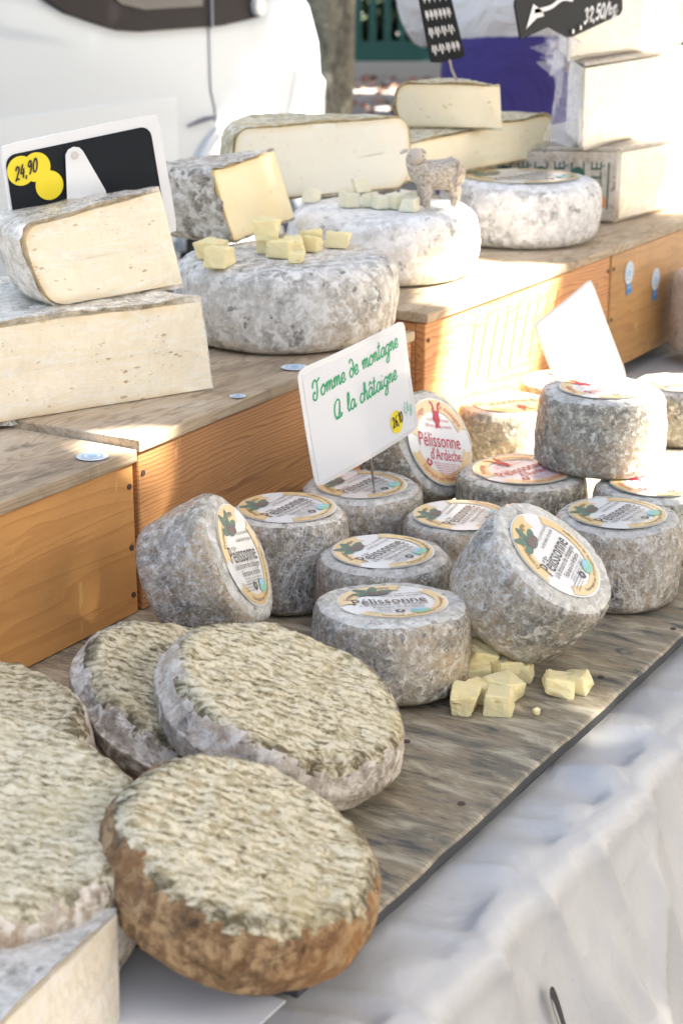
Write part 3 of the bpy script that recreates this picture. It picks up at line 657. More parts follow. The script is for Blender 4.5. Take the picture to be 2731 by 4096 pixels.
def crate(x0, x1, y0, y1, h, front_mat, label, yaw=0, slab=.012, group='wooden display crates', over=.004):
    t = empty('wooden_crate', ((x0 + x1) / 2, y0, 0), yaw); L = x1 - x0
    tag(t, label, 'crate', group); hh = h - slab
    box('front_board', (-L / 2, 0, .0005), (L / 2, .014, hh - .0015), front_mat, t, bev=.0012)
    box('side_board', (-L / 2, .0145, .0005), (-L / 2 + .014, y1 - y0, hh - .0015), front_mat, t, bev=.001)
    box('side_board', (L / 2 - .014, .0145, .0005), (L / 2, y1 - y0, hh - .0015), front_mat, t, bev=.001)
    box('back_board', (-L / 2 + .015, y1 - y0 - .014, .0005), (L / 2 - .015, y1 - y0 - .0005, hh - .0015), front_mat, t)
    nb = 3; dy = (y1 - y0 + over) / nb
    for i in range(nb):
        bmv = box('lid_board', (-L / 2 - .002, -over + i * dy, hh), (L / 2 + .002, -over + (i + 1) * dy - .0015, h + (0.0006 * (i % 2))), 'top_wood', t, bev=.002, seg=2)
    for sx in (-1, 1):
        for z in (hh - .022, hh * .45, .02):
            x = sx * (L / 2 - .007); V, F = tube([(x, .0005, z), (x, -.0012, z)], .0028, 10); obj('nail', V, F, 'nail', t)
    return t
c1 = crate(.55, 1.203, .952, 1.42, .160, 'pine_smooth', 'near wooden crate with smooth orange front under the cut cheeses')
c2 = crate(1.209, 1.748, .957, 1.42, .168, 'pine_lined', 'wooden crate with fine dark grain lines behind the written sign', yaw=.022)
c3 = crate(1.765, 2.312, .952, 1.42, .187, 'pine_red', 'reddish sunlit wooden crate with carved strokes on its front', yaw=-.006)
c4 = crate(2.318, 3.10, .950, 1.42, .187, 'pine_honey', 'far honey coloured crate with two round stickers on its front')
def inv(t, p): return t.matrix_basis.inverted() @ Vector(p)
bpy.context.view_layer.update()
sticker(c1, inv(c1, (1.163, .966, .1606)), (0, 0, 1), (1, 0, 0), .016, .0145)
sticker(c2, inv(c2, (1.385, .960, .1686)), (0, 0, 1), (1, .1, 0), .006, .0085)
sticker(c2, inv(c2, (1.517, .977, .1692)), (0, 0, 1), (1, 0, 0), .015, .0145)
sticker(c4, inv(c4, (2.383, .9495, .139)), (0, -1, 0), (1, 0, .1), 0)
sticker(c4, inv(c4, (2.492, .9495, .112)), (0, -1, 0), (1, 0, 0), 0)
cv = Flat()
for i in range(9):
    x = .03 * i; cv.stroke([(x + .018, .055 - .003 * (i % 3)), (x + .004, .0), (x - .008, -.05 + .012 * (i % 2))], .0022)
    if i % 3 == 1: cv.stroke([(x - .01, .04), (x + .04, .058)], .002)
cv.build('carved_strokes', plain('carved_wood', (.30, .10, .04), .9), c3, lambda x, y, o: (x - .16, -.0006 - o, .115 + y * .8), .0003)

# ------------------------------------------------------------------ cheeses
def wheel_mesh(r, h, rnd, seg=112, bulge=.03, taper=1.0, amp=.002, seed=0, nz=10, fine=.0006, topflat=0.0, nr=10):
    """lathe of a cheese: flat faces, rounded rims, bulging side. returns verts, faces, material index (0 side, 1 top)"""
    pr = [];  k = 7
    for i in range(nr): pr.append(((r * taper - rnd) * i / (nr - 1), 0.0, 0))
    for i in range(1, k + 1):
        a = PI / 2 * i / k; pr.append((r * taper - rnd + rnd * math.sin(a), rnd - rnd * math.cos(a), 0))
    for i in range(1, nz):
        t = i / nz; pr.append((r * (taper + (1 - taper) * t) + r * bulge * math.sin(PI * t), rnd + (h - 2 * rnd) * t, 0))
    for i in range(0, k + 1):
        a = PI / 2 * i / k; pr.append((r - rnd + rnd * math.cos(a), h - rnd + rnd * math.sin(a), 1 if i > 3 else 0))
    for i in range(1, nr): pr.append(((r - rnd) * (1 - i / (nr - 1)), h, 1))
    pr = [p for p in pr]; V = [(0, 0, 0)]; F = []; mi = []
    rows = pr[1:-1]
    for (a, z, m) in rows:
        for j in range(seg): V.append((a * math.cos(2 * PI * j / seg), a * math.sin(2 * PI * j / seg), z))
    V.append((0, 0, h)); n = len(rows)
    for j in range(seg): F.append((0, 1 + (j + 1) % seg, 1 + j)); mi.append(0)
    for i in range(n - 1):
        for j in range(seg):
            F.append((1 + i * seg + j, 1 + i * seg + (j + 1) % seg, 1 + (i + 1) * seg + (j + 1) % seg, 1 + (i + 1) * seg + j)); mi.append(1 if rows[i][2] and rows[i + 1][2] else 0)
    for j in range(seg): F.append((1 + (n - 1) * seg + j, 1 + (n - 1) * seg + (j + 1) % seg, len(V) - 1)); mi.append(1)
    V = np.array(V, float); rr = np.linalg.norm(V[:, :2], axis=1); d = np.zeros_like(V)
    mid = np.array([0, 0, h / 2]); nrm = V - mid; side = np.clip((rr - (r - rnd) * .9) / (r * .12), 0, 1)
    rad = np.concatenate([V[:, :2] / (rr[:, None] + 1e-9), np.zeros((len(V), 1))], 1); zup = np.sign(V[:, 2] - h / 2)
    f = fbm(V, 22, seed, 3) * amp + fbm(V, 240, seed + 5, 2) * fine
    V2 = V + rad * (f * side)[:, None]
    inner = 1 - side; f2 = (fbm(V, 30, seed + 9, 3) * amp * .6 + fbm(V, 260, seed + 2, 2) * fine) * (V[:, 2] > h * .6)
    V2[:, 2] += f2 * (topflat if topflat else 1.0) * (.35 + .65 * np.clip(rr / r - .2, 0, 1)) + side * fbm(V, 28, seed + 4, 2) * amp * (V[:, 2] > h * .5)
    V2[:, 2] = np.where(V[:, 2] < 1e-6, 0, V2[:, 2])
    return V2, F, mi
# printed round label, kept in units of its own radius; shared between cheeses
def label_meshes(kind):
    red = kind == 'red'; P = {}
    base = Flat(); base.disc(0, 0, 1, 1, 64); P['label'] = (base, 'label_white', .0)
    o = Flat()
    if red: o.arc(.70, .97, math.radians(28), math.radians(168), 30, .12); o.arc(.74, .97, math.radians(205), math.radians(345), 30, .12)
    else: o.arc(.66, .97, math.radians(75), math.radians(178), 26, .16); o.arc(.76, .96, math.radians(225), math.radians(395), 30, .1)
    P['label_band'] = (o, 'label_orange', .0004)
    t = Flat(); ink = 'print_red' if red else 'print_dark'
    if red:
        t.text('Pélissonne', -.02, .02, .44, w=1.32, sy=1.05); t.text("d'Ardèche", .12, -.30, .36, w=.98, sy=1.05)
        t.arc_text('Fromage', .83, .20, math.radians(140), spread=.72); t.arc_text('de montagne', .83, .19, math.radians(57), spread=.95)
        t.arc_text('Fabriqué par Fromagerie du', .86, .15, math.radians(272), True, spread=1.75)
        t.stroke([(-.45, -.42), (-.52, -.50), (-.45, -.57), (-.38, -.5), (-.42, -.45)], .045)
    else:
        t.text('Pélissonne', -.06, .03, .42, w=1.34, sy=1.1); t.text('à la brisure de châtaigne', -.02, -.19, .18, w=1.25); t.text('Fabriqué en Ardèche', .04, -.34, .165, w=.92)
        t.text('27% mat. gr. sur produit fini', .22, .42, .10, w=.72); t.text('au lait entier de vache', .24, .29, .12, w=.74)
        t.arc_text('Fromage de montagne', .81, .18, math.radians(125), spread=1.5); t.arc_text('Fabriqué par Fromagerie de montagne', .86, .11, math.radians(305), True, spread=2.1)
        t.stroke([(.0, -.52), (-.07, -.60), (0, -.67), (.07, -.6), (.03, -.54)], .045)
    P['label_lettering'] = (t, ink, .0007)
    s = Flat()
    if red:
        s.text('au lait de chèvre thermisé', .02, .50, .10, w=.70); s.text('24% mat. gr. sur produit fini', .03, .36, .10, w=.85)
        for i in range(7): s.text('Ingrédients : lait, présure, ferments, sel', .1, -.50 - .055 * i, .06, w=.8 - .07 * i)
    else:
        for i in range(3): s.text('Ingrédients : lait, présure, châtaigne, sel', .05, -.44 - .05 * i, .05, w=.85)
        for i in range(3): s.text('à conserver au frais', -.35, -.54 - .06 * i, .06, w=.42)
    P['small_print'] = (s, ink, .0006)
    e = Flat()
    if red:
        e.poly([(-.14, .78), (-.06, .70), (0, .72), (.06, .70), (.14, .78), (.08, .62), (.10, .50), (.05, .40), (.10, .30), (0, .34), (-.06, .28), (-.05, .42), (-.12, .52), (-.08, .64)])
        e.stroke([(-.06, .72), (-.10, .86), (-.18, .90)], .05); e.stroke([(.06, .72), (.10, .86), (.18, .90)], .05)
        P['emblem'] = (e, 'print_red', .0008)
    else:
        for cx, cy, a, rx in ((-.42, .66, 2.4, .20), (-.22, .70, 1.3, .2), (-.05, .58, .3, .2), (-.46, .48, 3.3, .15), (-.2, .46, 0, .16)): e.disc(cx, cy, rx, .085, 14, a)
        P['emblem'] = (e, 'print_green', .0008)
        q = Flat(); q.disc(-.26, .50, .11, .10, 16); q.disc(-.06, .50, .10, .085, 16); P['emblem_nut'] = (q, 'print_chestnut', .0011)
        q = Flat(); q.disc(.36, -.62, .19, .13, 22, .2); P['round_mark'] = (q, 'print_lightgreen', .0009)
        q = Flat(); q.poly([(.20, -.60), (.28, -.53), (.40, -.50), (.50, -.55), (.40, -.60), (.30, -.62)]); P['round_mark_sky'] = (q, 'print_blue', .0012)
    return P
LABELS = {k: label_meshes(k) for k in ('red', 'nut')}
LM = {}
for k, P in LABELS.items():
    for nm, (fl, mat, off) in P.items():
        me = bpy.data.meshes.new(nm); me.from_pydata([(x, y, 0) for x, y in fl.v], [], fl.f); me.materials.append(M[mat]); LM[k, nm] = (me, off)
def add_label(cheese, kind, z, lr, rot, off=(0, 0)):
    me, _ = LM[kind, 'label']; b = bpy.data.objects.new('label', me); COL.objects.link(b); b.parent = cheese
    b.location = (off[0], off[1], z); b.rotation_euler = (0, 0, rot); b.scale = (lr, lr, lr)
    for (k, nm), (m2, o2) in LM.items():
        if k == kind and nm != 'label':
            c = bpy.data.objects.new(nm, m2); COL.objects.link(c); c.parent = b; c.location = (0, 0, (.0004 + o2 * .6) / lr)
GP = 'small labelled round cheeses on the board'
def pel(x, y, r, h, label, kind='nut', z=0.0, rot=0.0, taper=1.0, mats=('rind_green', 'rind_pale'), seed=1, n=None, c=None, xdir=(1, 0, 0), lr=.047, rnd=.011, amp=.0035, loff=(0, 0)):
    V, F, mi = wheel_mesh(r, h, rnd, 112, .02, taper, amp, seed, 12, .0012)
    V = V * (1 + .05 * fbm(V, 9, seed + 21, 2))[:, None] * np.array([1, 1, 1]); V[:, 2] = np.where(V[:, 2] > h * .8, np.minimum(V[:, 2], h + .0012), V[:, 2])
    o = obj('round_cheese', V, F, mats, None, True, midx=mi)
    if n is None: o.location = (x, y, z)
    else:
        Rm = frame(n, xdir); place(o, Vector(c) - Vector(n).normalized() * h, Rm)
    tag(o, label, 'cheese', GP)
    if kind: add_label(o, kind, h + .0016, lr, rot, loff)
    return o
pel(1.180, .665, .0655, .071, 'brown speckled film wrapped cheese beside the heap of cubes on the board', rot=-.82, seed=3, taper=.98, n=(.06, .035, 1), c=(1.184, .667, .0725), xdir=(1, 0, 0))
pel(1.297, .741, .063, .070, 'film wrapped cheese in the middle, just behind the brown speckled one', rot=-.05, seed=4)
pel(1.428, .729, .0545, .070, 'cheese with pale label half hidden behind the tipped grey cheese', rot=.17, seed=5)
pel(1.309, .853, .0570, .090, 'tall film wrapped cheese with flat label against the lined crate', rot=-.01, seed=6)
pel(1.463, .862, .0640, .070, 'grey cheese with the pin of the written sign stuck in its top', rot=-.04, seed=7, mats=('rind_green', 'rind_pale'))
pel(1.479, .588, .0610, .0815, 'upright grey film wrapped cheese nearest the far front edge of the board', rot=-.05, seed=8)
pel(0, 0, .0650, .078, 'tipped grey brown cheese leaning with its label turned to the front', seed=9, n=(.018, -.606, .795), c=(1.2831, .565, .1035), xdir=(.965, .218, .144), taper=.95, lr=.047)
pel(0, 0, .0620, .078, 'film wrapped cheese lying on its side in the crate corner, label facing right', seed=10, n=(.325, -.845, .425), c=(1.1502, .7961, .1017), xdir=(.939, .237, -.248), taper=.90, rnd=.014)
pel(0, 0, .0620, .070, 'cheese standing on edge against the crate, red lettering facing out', 'red', seed=11, n=(-.137, -.879, .456), c=(1.585, .838, .0905), xdir=(.92, -.28, -.27), mats=('rind_dry', 'rind_pale'), lr=.049)
pel(1.596, .744, .0690, .070, 'flat lying red lettered cheese under the stacked one, left of the pair', 'red', rot=-.27, seed=12, mats=('rind_dry', 'rind_pale'), lr=.052)
pel(1.625, .606, .0640, .070, 'sunlit red lettered cheese under the stacked one, right of the pair', 'red', rot=.05, seed=13, mats=('rind_dry', 'rind_pale'))
pel(1.661, .683, .0665, .0816, 'tall speckled red lettered cheese stacked on top of two others', 'red', z=.0715, rot=-.05, seed=14, mats=('rind_dry', 'rind_pale'), taper=1.03)
pel(1.844, .878, .0620, .070, 'sunlit cheese with orange banded label by the reddish crate', 'red', rot=2.6, seed=15, mats=('rind_dry', 'rind_pale'))
pel(1.993, .868, .0620, .070, 'sunlit cheese behind the blank tilted sign', 'red', rot=-.2, seed=16, mats=('rind_dry', 'rind_pale'))
pel(2.045, .738, .0620, .070, 'sunlit cheese at the right edge behind the stacked one', 'nut', rot=-.2, seed=17, mats=('rind_dry', 'rind_pale'))
pel(1.775, .565, .0620, .070, 'sunlit cheese cut off by the right edge of the picture', 'red', rot=.3, seed=18, mats=('rind_dry', 'rind_pale'))
pel(2.555, .865, .075, .12, 'orange brown cheese just peeping in at the right edge', None, seed=19, mats=('rind_comte', 'rind_comte'))

# tommes in the foreground
def tomme(c, n, r, h, label, side, top, seed, xdir=(1, 0, 0), rnd=.017, bulge=.035, taper=1.0):
    V, F, mi = wheel_mesh(r, h, rnd, 144, bulge, taper, .006, seed, 10, .0022, nr=22)
    rr = np.linalg.norm(V[:, :2], axis=1); tm = (V[:, 2] > h * .75) & (rr < r * .97)
    q = V * np.array([.75, 1.3, 1]); V[:, 2] += np.where(tm, .0030 * fbm(q, 120, seed + 3, 3), 0)
    fc = np.array([V[list(f)].mean(0) for f in F]); fr = np.linalg.norm(fc[:, :2], axis=1)
    mi = ((fc[:, 2] > h * .78) & (fr < r * (.945 + .11 * fbm(fc, 70, seed + 6, 3)))).astype(int)
    o = obj('tomme', V, F, [side, top], None, True, midx=mi); place(o, Vector(c) - Vector(n).normalized() * h, frame(n, xdir))
    at = o.data.attributes.new('rim', 'FLOAT', 'POINT'); r_ = np.linalg.norm(V[:, :2], axis=1) / r
    at.data.foreach_set('value', (np.clip((r_ - .84 + .12 * fbm(V, 35, seed + 8, 2)) / .09, 0, 1)).astype(np.float32))
    tag(o, label, 'cheese', 'large flat tommes at the near end'); return o
XD = (.518, -.855, 0)
tomme((.7814, .5373, .0805), (.064, -.345, .936), .0872, .056, 'big round tomme with brown orange rim lying tilted in front', 'rind_brown_tomme', 'tomme_top', 21, XD)
tomme((.9827, .6376, .0801), (.076, -.357, .931), .0945, .050, 'big round tomme with grey white rim leaning behind the brown rimmed one', 'rind_grey_tomme', 'tomme_top', 22, XD)
tomme((.9786, .7218, .0650), (.083, -.412, .908), .0900, .045, 'darker tomme half hidden behind the grey white rimmed one', 'rind_grey_tomme', 'tomme_top_c', 23, XD)
tomme((.697, .692, .101), (.02, -.20, .98), .119, .088, 'greenish grey tomme lying flat at the left edge', 'rind_grey_tomme', 'tomme_top_b', 24, XD)
tomme((.803, .815, .086), (.0, -.10, .995), .106, .078, 'mottled tomme at the left edge against the orange crate', 'rind_grey_tomme', 'tomme_top_c', 25, XD)

# big wheels on the crates
def wheel(x, y, z, r, h, label, mats, seed, rnd=.024, bulge=.02, lab=None):
    V, F, mi = wheel_mesh(r, h, rnd, 144, bulge, 1, .005, seed, 12, .0011, nr=16)
    o = obj('whole_cheese', V, F, mats, None, True, (x, y, z), midx=mi); tag(o, label, 'cheese', 'whole cheese wheels on the crates')
    if lab: add_label(o, 'nut', h + .0016, *lab)
    return o
wheel(1.657, 1.078, .1688, .1275, .0925, 'large grey mottled cheese wheel carrying yellow cubes', ('rind_grey', 'rind_grey'), 31)
wheel(1.965, 1.127, .1876, .1235, .0866, 'white rinded cheese wheel on which the sheep figure stands', ('rind_white', 'rind_white'), 32)
wheel(2.306, 1.092, .1876, .1155, .0900, 'white and grey cheese wheel with a round label under a long wedge', ('rind_greywhite', 'rind_white'), 33, lab=(.085, -.2, (0, 0)))

# wedges: sector of a wheel with paste and a rind of its own
def sector(name, apex, a0, a1, R, h, label, paste_m, rind_m, z, rnd=.018, seed=0, lean=(0, 0), tip=0.0, roll=None, film=False, th=.004, group='cut cheese wedges', hscale=None, side_m=None):
    """a0: direction of the visible cut (radians, from the apex); the wedge turns from a0 to a1"""
    t = empty('cheese_wedge', (apex[0], apex[1], z)); tag(t, label, 'cheese', group)
    def prof(o):                                       # outline in the cut plane: (radius, height), o = offset outwards
        P = [(0.0, -o)]
        for q in np.linspace(.04, .97, 30): P.append(((R - rnd) * q, -o))
        for q in np.linspace(0, PI / 2, 8): P.append((R - rnd + (rnd + o) * math.sin(q), rnd - (rnd + o) * math.cos(q)))
        for q in np.linspace(0, 1, 6)[1:-1]: P.append((R + o + .03 * R * math.sin(PI * q) * .5, rnd + (h - 2 * rnd) * q))
        for q in np.linspace(0, PI / 2, 8): P.append((R - rnd + (rnd + o) * math.cos(q), h - rnd + (rnd + o) * math.sin(q)))
        for q in np.linspace(.97, .04, 30): P.append(((R - rnd) * q, h + o))
        P.append((0.0, h + o)); return P
    def warp(p):
        x, y, zz = p
        k = zz / h
        x += lean[0] * k; y += lean[1] * k
        if hscale:
            rr = math.hypot(p[0], p[1]) / R; zz *= hscale[0] + (hscale[1] - hscale[0]) * min(1, rr)
        return (x, y, zz)
    half = abs(abs(a1 - a0) - PI) < .01
    def shell(o, rec, m, nm, seed2, rough):
        P = prof(o); n = 40; A = np.linspace(a0, a1, n); sgn = 1 if a1 > a0 else -1; V = []
        for i, a in enumerate(A):
            for r, zz in P: V.append([r * math.cos(a), r * math.sin(a), zz])
        V = np.array(V); k = len(P)
        # recess both cut planes by rec (a little unevenly)
        n0 = np.array([math.sin(a0), -math.cos(a0), 0]) * sgn; n1 = np.array([-math.sin(a1), math.cos(a1), 0]) * sgn
        jag = rough * (fbm(V, 110, seed2, 3) * 1.3 + .12)
        ap = np.ones(len(V)) if half else np.clip(np.linalg.norm(V[:, :2], axis=1) / .03, 0, 1); V[:k] -= n0 * ((rec + jag[:k]) * ap[:k])[:, None]; V[-k:] -= n1 * ((rec + jag[-k:]) * ap[-k:])[:, None]
        rad = np.linalg.norm(V[:, :2], axis=1); f = fbm(V, 40, seed2 + 3, 3) * .0035 * (1 if o > 0 else .3)
        V[:, 2] += f * (V[:, 2] > h * .5); V[:, :2] *= (1 + (f / R * np.clip(rad / R * 2 - 1, 0, 1)))[:, None]
        # cut planes not quite flat
        for sl, nn in ((slice(0, k), n0), (slice(len(V) - k, len(V)), n1)):
            V[sl] += nn * (fbm(V[sl], 18, seed2 + 7, 2) * .0015 * (1 if half else np.clip(np.linalg.norm(V[sl][:, :2], axis=1) / .03, 0, 1)))[:, None]
        F = []
        for i in range(n - 1):
            for j in range(k - 1): F.append((i * k + j, i * k + j + 1, (i + 1) * k + j + 1, (i + 1) * k + j))
        V = list(V); edge = [0.0 if math.hypot(p[0], p[1]) > .12 * R else (1.0 if half and .002 < p[2] < h - .002 else (.0 if half else .6)) for p in V]; m_ = 9      # cut faces as rings shrinking to the middle line, a little wavy
        for base, nn in ((0, n0), ((n - 1) * k, n1)):
            O = np.array(V[base:base + k]); rad_ = np.linalg.norm(O[:, :2], axis=1)
            Cc = O.copy(); lim = np.clip(rad_, 0 if half else R * .10, R - h * .45); dirv = O[:, :2] / (rad_[:, None] + 1e-9); dirv[rad_ < 1e-4] = (math.cos(a0 if base == 0 else a1), math.sin(a0 if base == 0 else a1))
            Cc[:, :2] = dirv * lim[:, None]; Cc[:, 2] = h / 2; prev = list(range(base, base + k))
            for q in range(1, m_ + 1):
                t_ = (q / m_) ** 1.5; Pq = O * (1 - t_) + Cc * t_; Pq = Pq + nn * ((fbm(Pq, 26, seed2 + 11, 3) * (.0022 if not half else .0) * min(1, q / 2) - (.006 * min(1, q / 2) if o > 0 else 0))[:, None] * (1 if half else np.clip(np.linalg.norm(Pq[:, :2], axis=1) / .02, 0, 1)[:, None]))
                cur = list(range(len(V), len(V) + k)); V += list(Pq); edge += [min(1.0, q / 4) if w_ > .12 * R else 1.0 for w_ in rad_]
                for j in range(k - 1 if half else k): F.append((prev[j], prev[(j + 1) % k], cur[(j + 1) % k], cur[j]) if base else (prev[(j + 1) % k], prev[j], cur[j], cur[(j + 1) % k]))
                prev = cur
        V = np.array(V); lo = np.clip(V[:, 2] / .01, 0, 1)[:, None]; V = V + np.stack([fbm(V, 11, seed + 31, 2), fbm(V, 11, seed + 35, 2), .7 * fbm(V, 11, seed + 39, 2)], 1) * .007 * (.35 + .65 * lo) * np.array([1, 1, 1]) * np.where(np.arange(3) == 2, lo, 1)
        V = [warp(p) for p in V]
        bm = bmesh.new(); lay = bm.verts.layers.float.new('inside'); bv = [bm.verts.new(p) for p in V]
        for v_, e_ in zip(bv, edge): v_[lay] = e_
        for q in F:
            try: bm.faces.new([bv[i] for i in q])
            except ValueError: pass
        bmesh.ops.remove_doubles(bm, verts=bm.verts[:], dist=1e-5)
        o2 = from_bm(nm, bm, m, t)
        o2.data.shade_smooth(); o2.data.set_sharp_from_angle(angle=.7)
        return o2
    shell(0.0, 0.0, paste_m, 'paste', seed, 0.0)
    shell(th, .0006, rind_m, 'rind', seed + 1, .0055)
    if roll is not None: t.rotation_euler = roll
    return t
A = math.atan2
sector('w1', (1.400, 1.000), A(.098, -.216), A(.098, -.216) - 1.15, .265, .090, 'large film wrapped wedge with cream cut face, lowest at the left', 'paste_cream', 'rind_wedge', .1690, seed=41, lean=(-.006, .003), th=.005)
sector('w2', (1.430, 1.058), A(.040, -.178), A(.040, -.178) - .95, .166, .096, 'film wrapped wedge with cream cut face stacked on the lowest left one', 'paste_cream', 'rind_wedge', .266, seed=42, lean=(-.030, .004), th=.0045, hscale=(1.0, .80))
sector('wb', (1.872, 1.205), PI + .21, PI - .30, .205, .084, 'yellow cut wedge with brown streaked rind on the grey wheel', 'paste_yellow', 'rind_wedge_side', .2665, seed=43, rnd=.010, lean=(-.024, .010), th=.0035)
sector('w3', (1.990, 1.232), PI - .46, -.46, .134, .092, 'half wheel with smooth white cut face behind the yellow wedge', 'paste_white', 'rind_thin', .280, seed=44, rnd=.022, th=.0035)
sector('wc', (2.125, 1.188), -.10, .50, .395, .056, 'long pale wedge lying on the labelled white and grey wheel', 'paste_pale', 'rind_thin', .2845, seed=45, rnd=.016, th=.0035, hscale=(.85, 1.1))
sector('wd', (2.312, 1.128), math.radians(113), math.radians(60), .150, .060, 'small pale wedge with an oblique tag pinned in its top', 'paste_pale', 'rind_thin', .345, seed=46, rnd=.018, lean=(-.008, .0), th=.0035)
sector('w5', (.692, .573), PI + .15, PI - 1.15, .26, .072, 'pale rinded wedge at the bottom left corner with cream cut face', 'paste_comte', 'rind_pale', -.0115, seed=47, rnd=.014, th=.004)

def block(corners, z, h, label, rind_faces, seed, top='rind_comte', bev=.006):
    """prism on a quadrilateral plan; rind_faces = indices of sides that carry rind"""
    cx = sum(p[0] for p in corners) / 4; cy = sum(p[1] for p in corners) / 4
    t = empty('cheese_block', (cx, cy, z)); tag(t, label, 'cheese', 'big cheese blocks at the far end')
    bm = bmesh.new(); vb = [bm.verts.new((x - cx, y - cy, 0)) for x, y in corners]; vt = [bm.verts.new((x - cx, y - cy, h)) for x, y in corners]
    for i in range(4): bm.faces.new((vb[i], vb[(i + 1) % 4], vt[(i + 1) % 4], vt[i]))
    bm.faces.new(vt); bm.faces.new(vb[::-1]); bmesh.ops.bevel(bm, geom=bm.edges[:], offset=bev, segments=3, affect='EDGES')
    from_bm('paste', bm, 'paste_comte', t, True)
    for p in t.children[0].data.polygons: p.use_smooth = p.area < .002
    for i in rind_faces:
        a = np.array(corners[i]) - (cx, cy); b = np.array(corners[(i + 1) % 4]) - (cx, cy); d = (b - a) / np.linalg.norm(b - a); nn = np.array([d[1], -d[0]])
        if nn @ ((a + b) / 2) < 0: nn = -nn
        V = []; n = 14
        for zz in (.004, h - .004):
            for s in np.linspace(.004, np.linalg.norm(b - a) - .004, n):
                q = a + d * s + nn * (.0015 + .006 * math.sin(PI * s / np.linalg.norm(b - a))); V.append((*q, zz))
        for zz in (.004, h - .004):
            for s in np.linspace(.004, np.linalg.norm(b - a) - .004, n):
                q = a + d * s - nn * .002; V.append((*q, zz))
        F = [(j, j + 1, n + j + 1, n + j) for j in range(n - 1)] + [(2 * n + j + 1, 2 * n + j, 3 * n + j, 3 * n + j + 1) for j in range(n - 1)]
        F += [(j + 1, j, 2 * n + j, 2 * n + j + 1) for j in range(n - 1)] + [(n + j, n + j + 1, 3 * n + j + 1, 3 * n + j) for j in range(n - 1)] + [(0, n, 3 * n, 2 * n), (n - 1, 2 * n - 1, 4 * n - 1, 3 * n - 1)]
        rd = obj('rind', V, F, 'rind_comte', t)
        if i == 3 and top == 'print':
            L = np.linalg.norm(b - a); fl = Flat()
            for k in range(4):
                x = .035 + k * .056; fl.text('COMTÉ' if False else 'MTÉ', x, h * .58, .024, rot=PI / 2, w=.055)
                fl.stroke([(x - .019, .02), (x - .019, h - .02)], .0022); fl.stroke([(x + .019, .02), (x + .019, h - .02)], .0022); fl.disc(x + .028, h * .62, .012, .016, 16)
            def sf(x, y, o):
                q = b - d * x + nn * (.0018 + .006 * math.sin(PI * (L - x) / L) + o); return (q[0], q[1], y)
            fl.build('green_print', plain('green_rind_print', (.03, .11, .08), .6), rd, sf, .001)
            f2 = Flat(); f2.disc(.03, .032, .012, .012, 18); f2.build('orange_mark', plain('orange_rind_mark', (.70, .24, .06), .6), rd, sf, .0012)
    V = [(x - cx, y - cy, h + .0016) for x, y in corners] + [(x - cx, y - cy, h - .003) for x, y in corners]
    V = [(x * .985, y * .985, zz) for x, y, zz in V]
    obj('top_rind', V, [(0, 1, 2, 3), (7, 6, 5, 4), (0, 4, 5, 1), (1, 5, 6, 2), (2, 6, 7, 3), (3, 7, 4, 0)], 'rind_comte', t)
    return t
block([(2.517, 1.027), (2.90, .985), (2.95, 1.27), (2.42, 1.27)], .1885, .112, 'lowest block at the far end with green print on its rind', (3,), 51, top='print')
mb = block([(2.432, 1.055), (2.95, 1.07), (2.95, 1.27), (2.65, 1.178)], .3025, .128, 'big film wrapped block stacked on the green printed one', (), 52)
block([(2.44, 1.085), (2.97, 1.10), (2.97, 1.25), (2.62, 1.183)], .433, .11, 'topmost pale block at the far end cut off by the picture', (), 53)
# twisted tail of film on the big block
cx, cy = mb.location.x, mb.location.y
V = []; F = []; n = 18; m = 9
for i in range(n):
    t = i / (n - 1)
    for j in range(m):
        s = j / (m - 1) - .5; w = .020 + .075 * (t ** 1.3)
        V.append((2.372 + s * w * .9 - .03 * t - cx, 1.07 - .04 * t + .012 * math.sin(9 * s + 5 * t) + s * w * -.5 - cy, .452 - .125 * t - .3025 + .006 * math.sin(16 * s + 3 * i)))
for i in range(n - 1):
    for j in range(m - 1): F.append((i * m + j, i * m + j + 1, (i + 1) * m + j + 1, (i + 1) * m + j))
k = len(V)
V2, F2 = [], []
for q in range(60):
    a = rng.normal(size=3) * .010; c0 = np.array([2.367 - cx, 1.07 - cy, .455 - .3025]) + a
    for d in rng.normal(size=(3, 3)) * .010: V2.append(tuple(c0 + d))
    F2.append((k + 3 * q, k + 3 * q + 1, k + 3 * q + 2))
obj('film_tail', V + V2, F + F2, 'film', mb, True)

# ------------------------------------------------------------------ cubes of cheese
def cube(x, y, z, s, rz, label, mat='cube_yellow', tilt=(0, 0), sx=1.0, sz=.8, grp='sample cubes of cheese', rindy=False):
    bm = bmesh.new(); bmesh.ops.create_cube(bm, size=1)
    for v in bm.verts: v.co = Vector((v.co.x * s * sx + random.uniform(-.17, .17) * s, v.co.y * s + random.uniform(-.17, .17) * s, (v.co.z + .5) * s * sz + (random.uniform(-.14, .14) * s if v.co.z > 0 else 0)))
    bmesh.ops.bevel(bm, geom=bm.edges[:], offset=s * .05, segments=2, affect='EDGES')
    bmesh.ops.subdivide_edges(bm, edges=[e for e in bm.edges if e.calc_length() > s * .4], cuts=3, use_grid_fill=True)
    for v in bm.verts:
        if v.co.z > 1e-4: v.co += v.co.normalized() * (random.uniform(-1, 1) * s * .028)
    o = from_bm('cheese_cube', bm, mat, None, False, (x, y, z)); o.rotation_euler = (tilt[0], tilt[1], rz); tag(o, label, 'cheese cube', grp)
    if rindy:
        r = box('rind', (-s * sx * .5, -s * .56, 0), (s * sx * .5, -s * .46, s * .22), 'rind_thin', o, bev=s * .03)
    return o
g1 = 'pale yellow cubes heaped on the board'
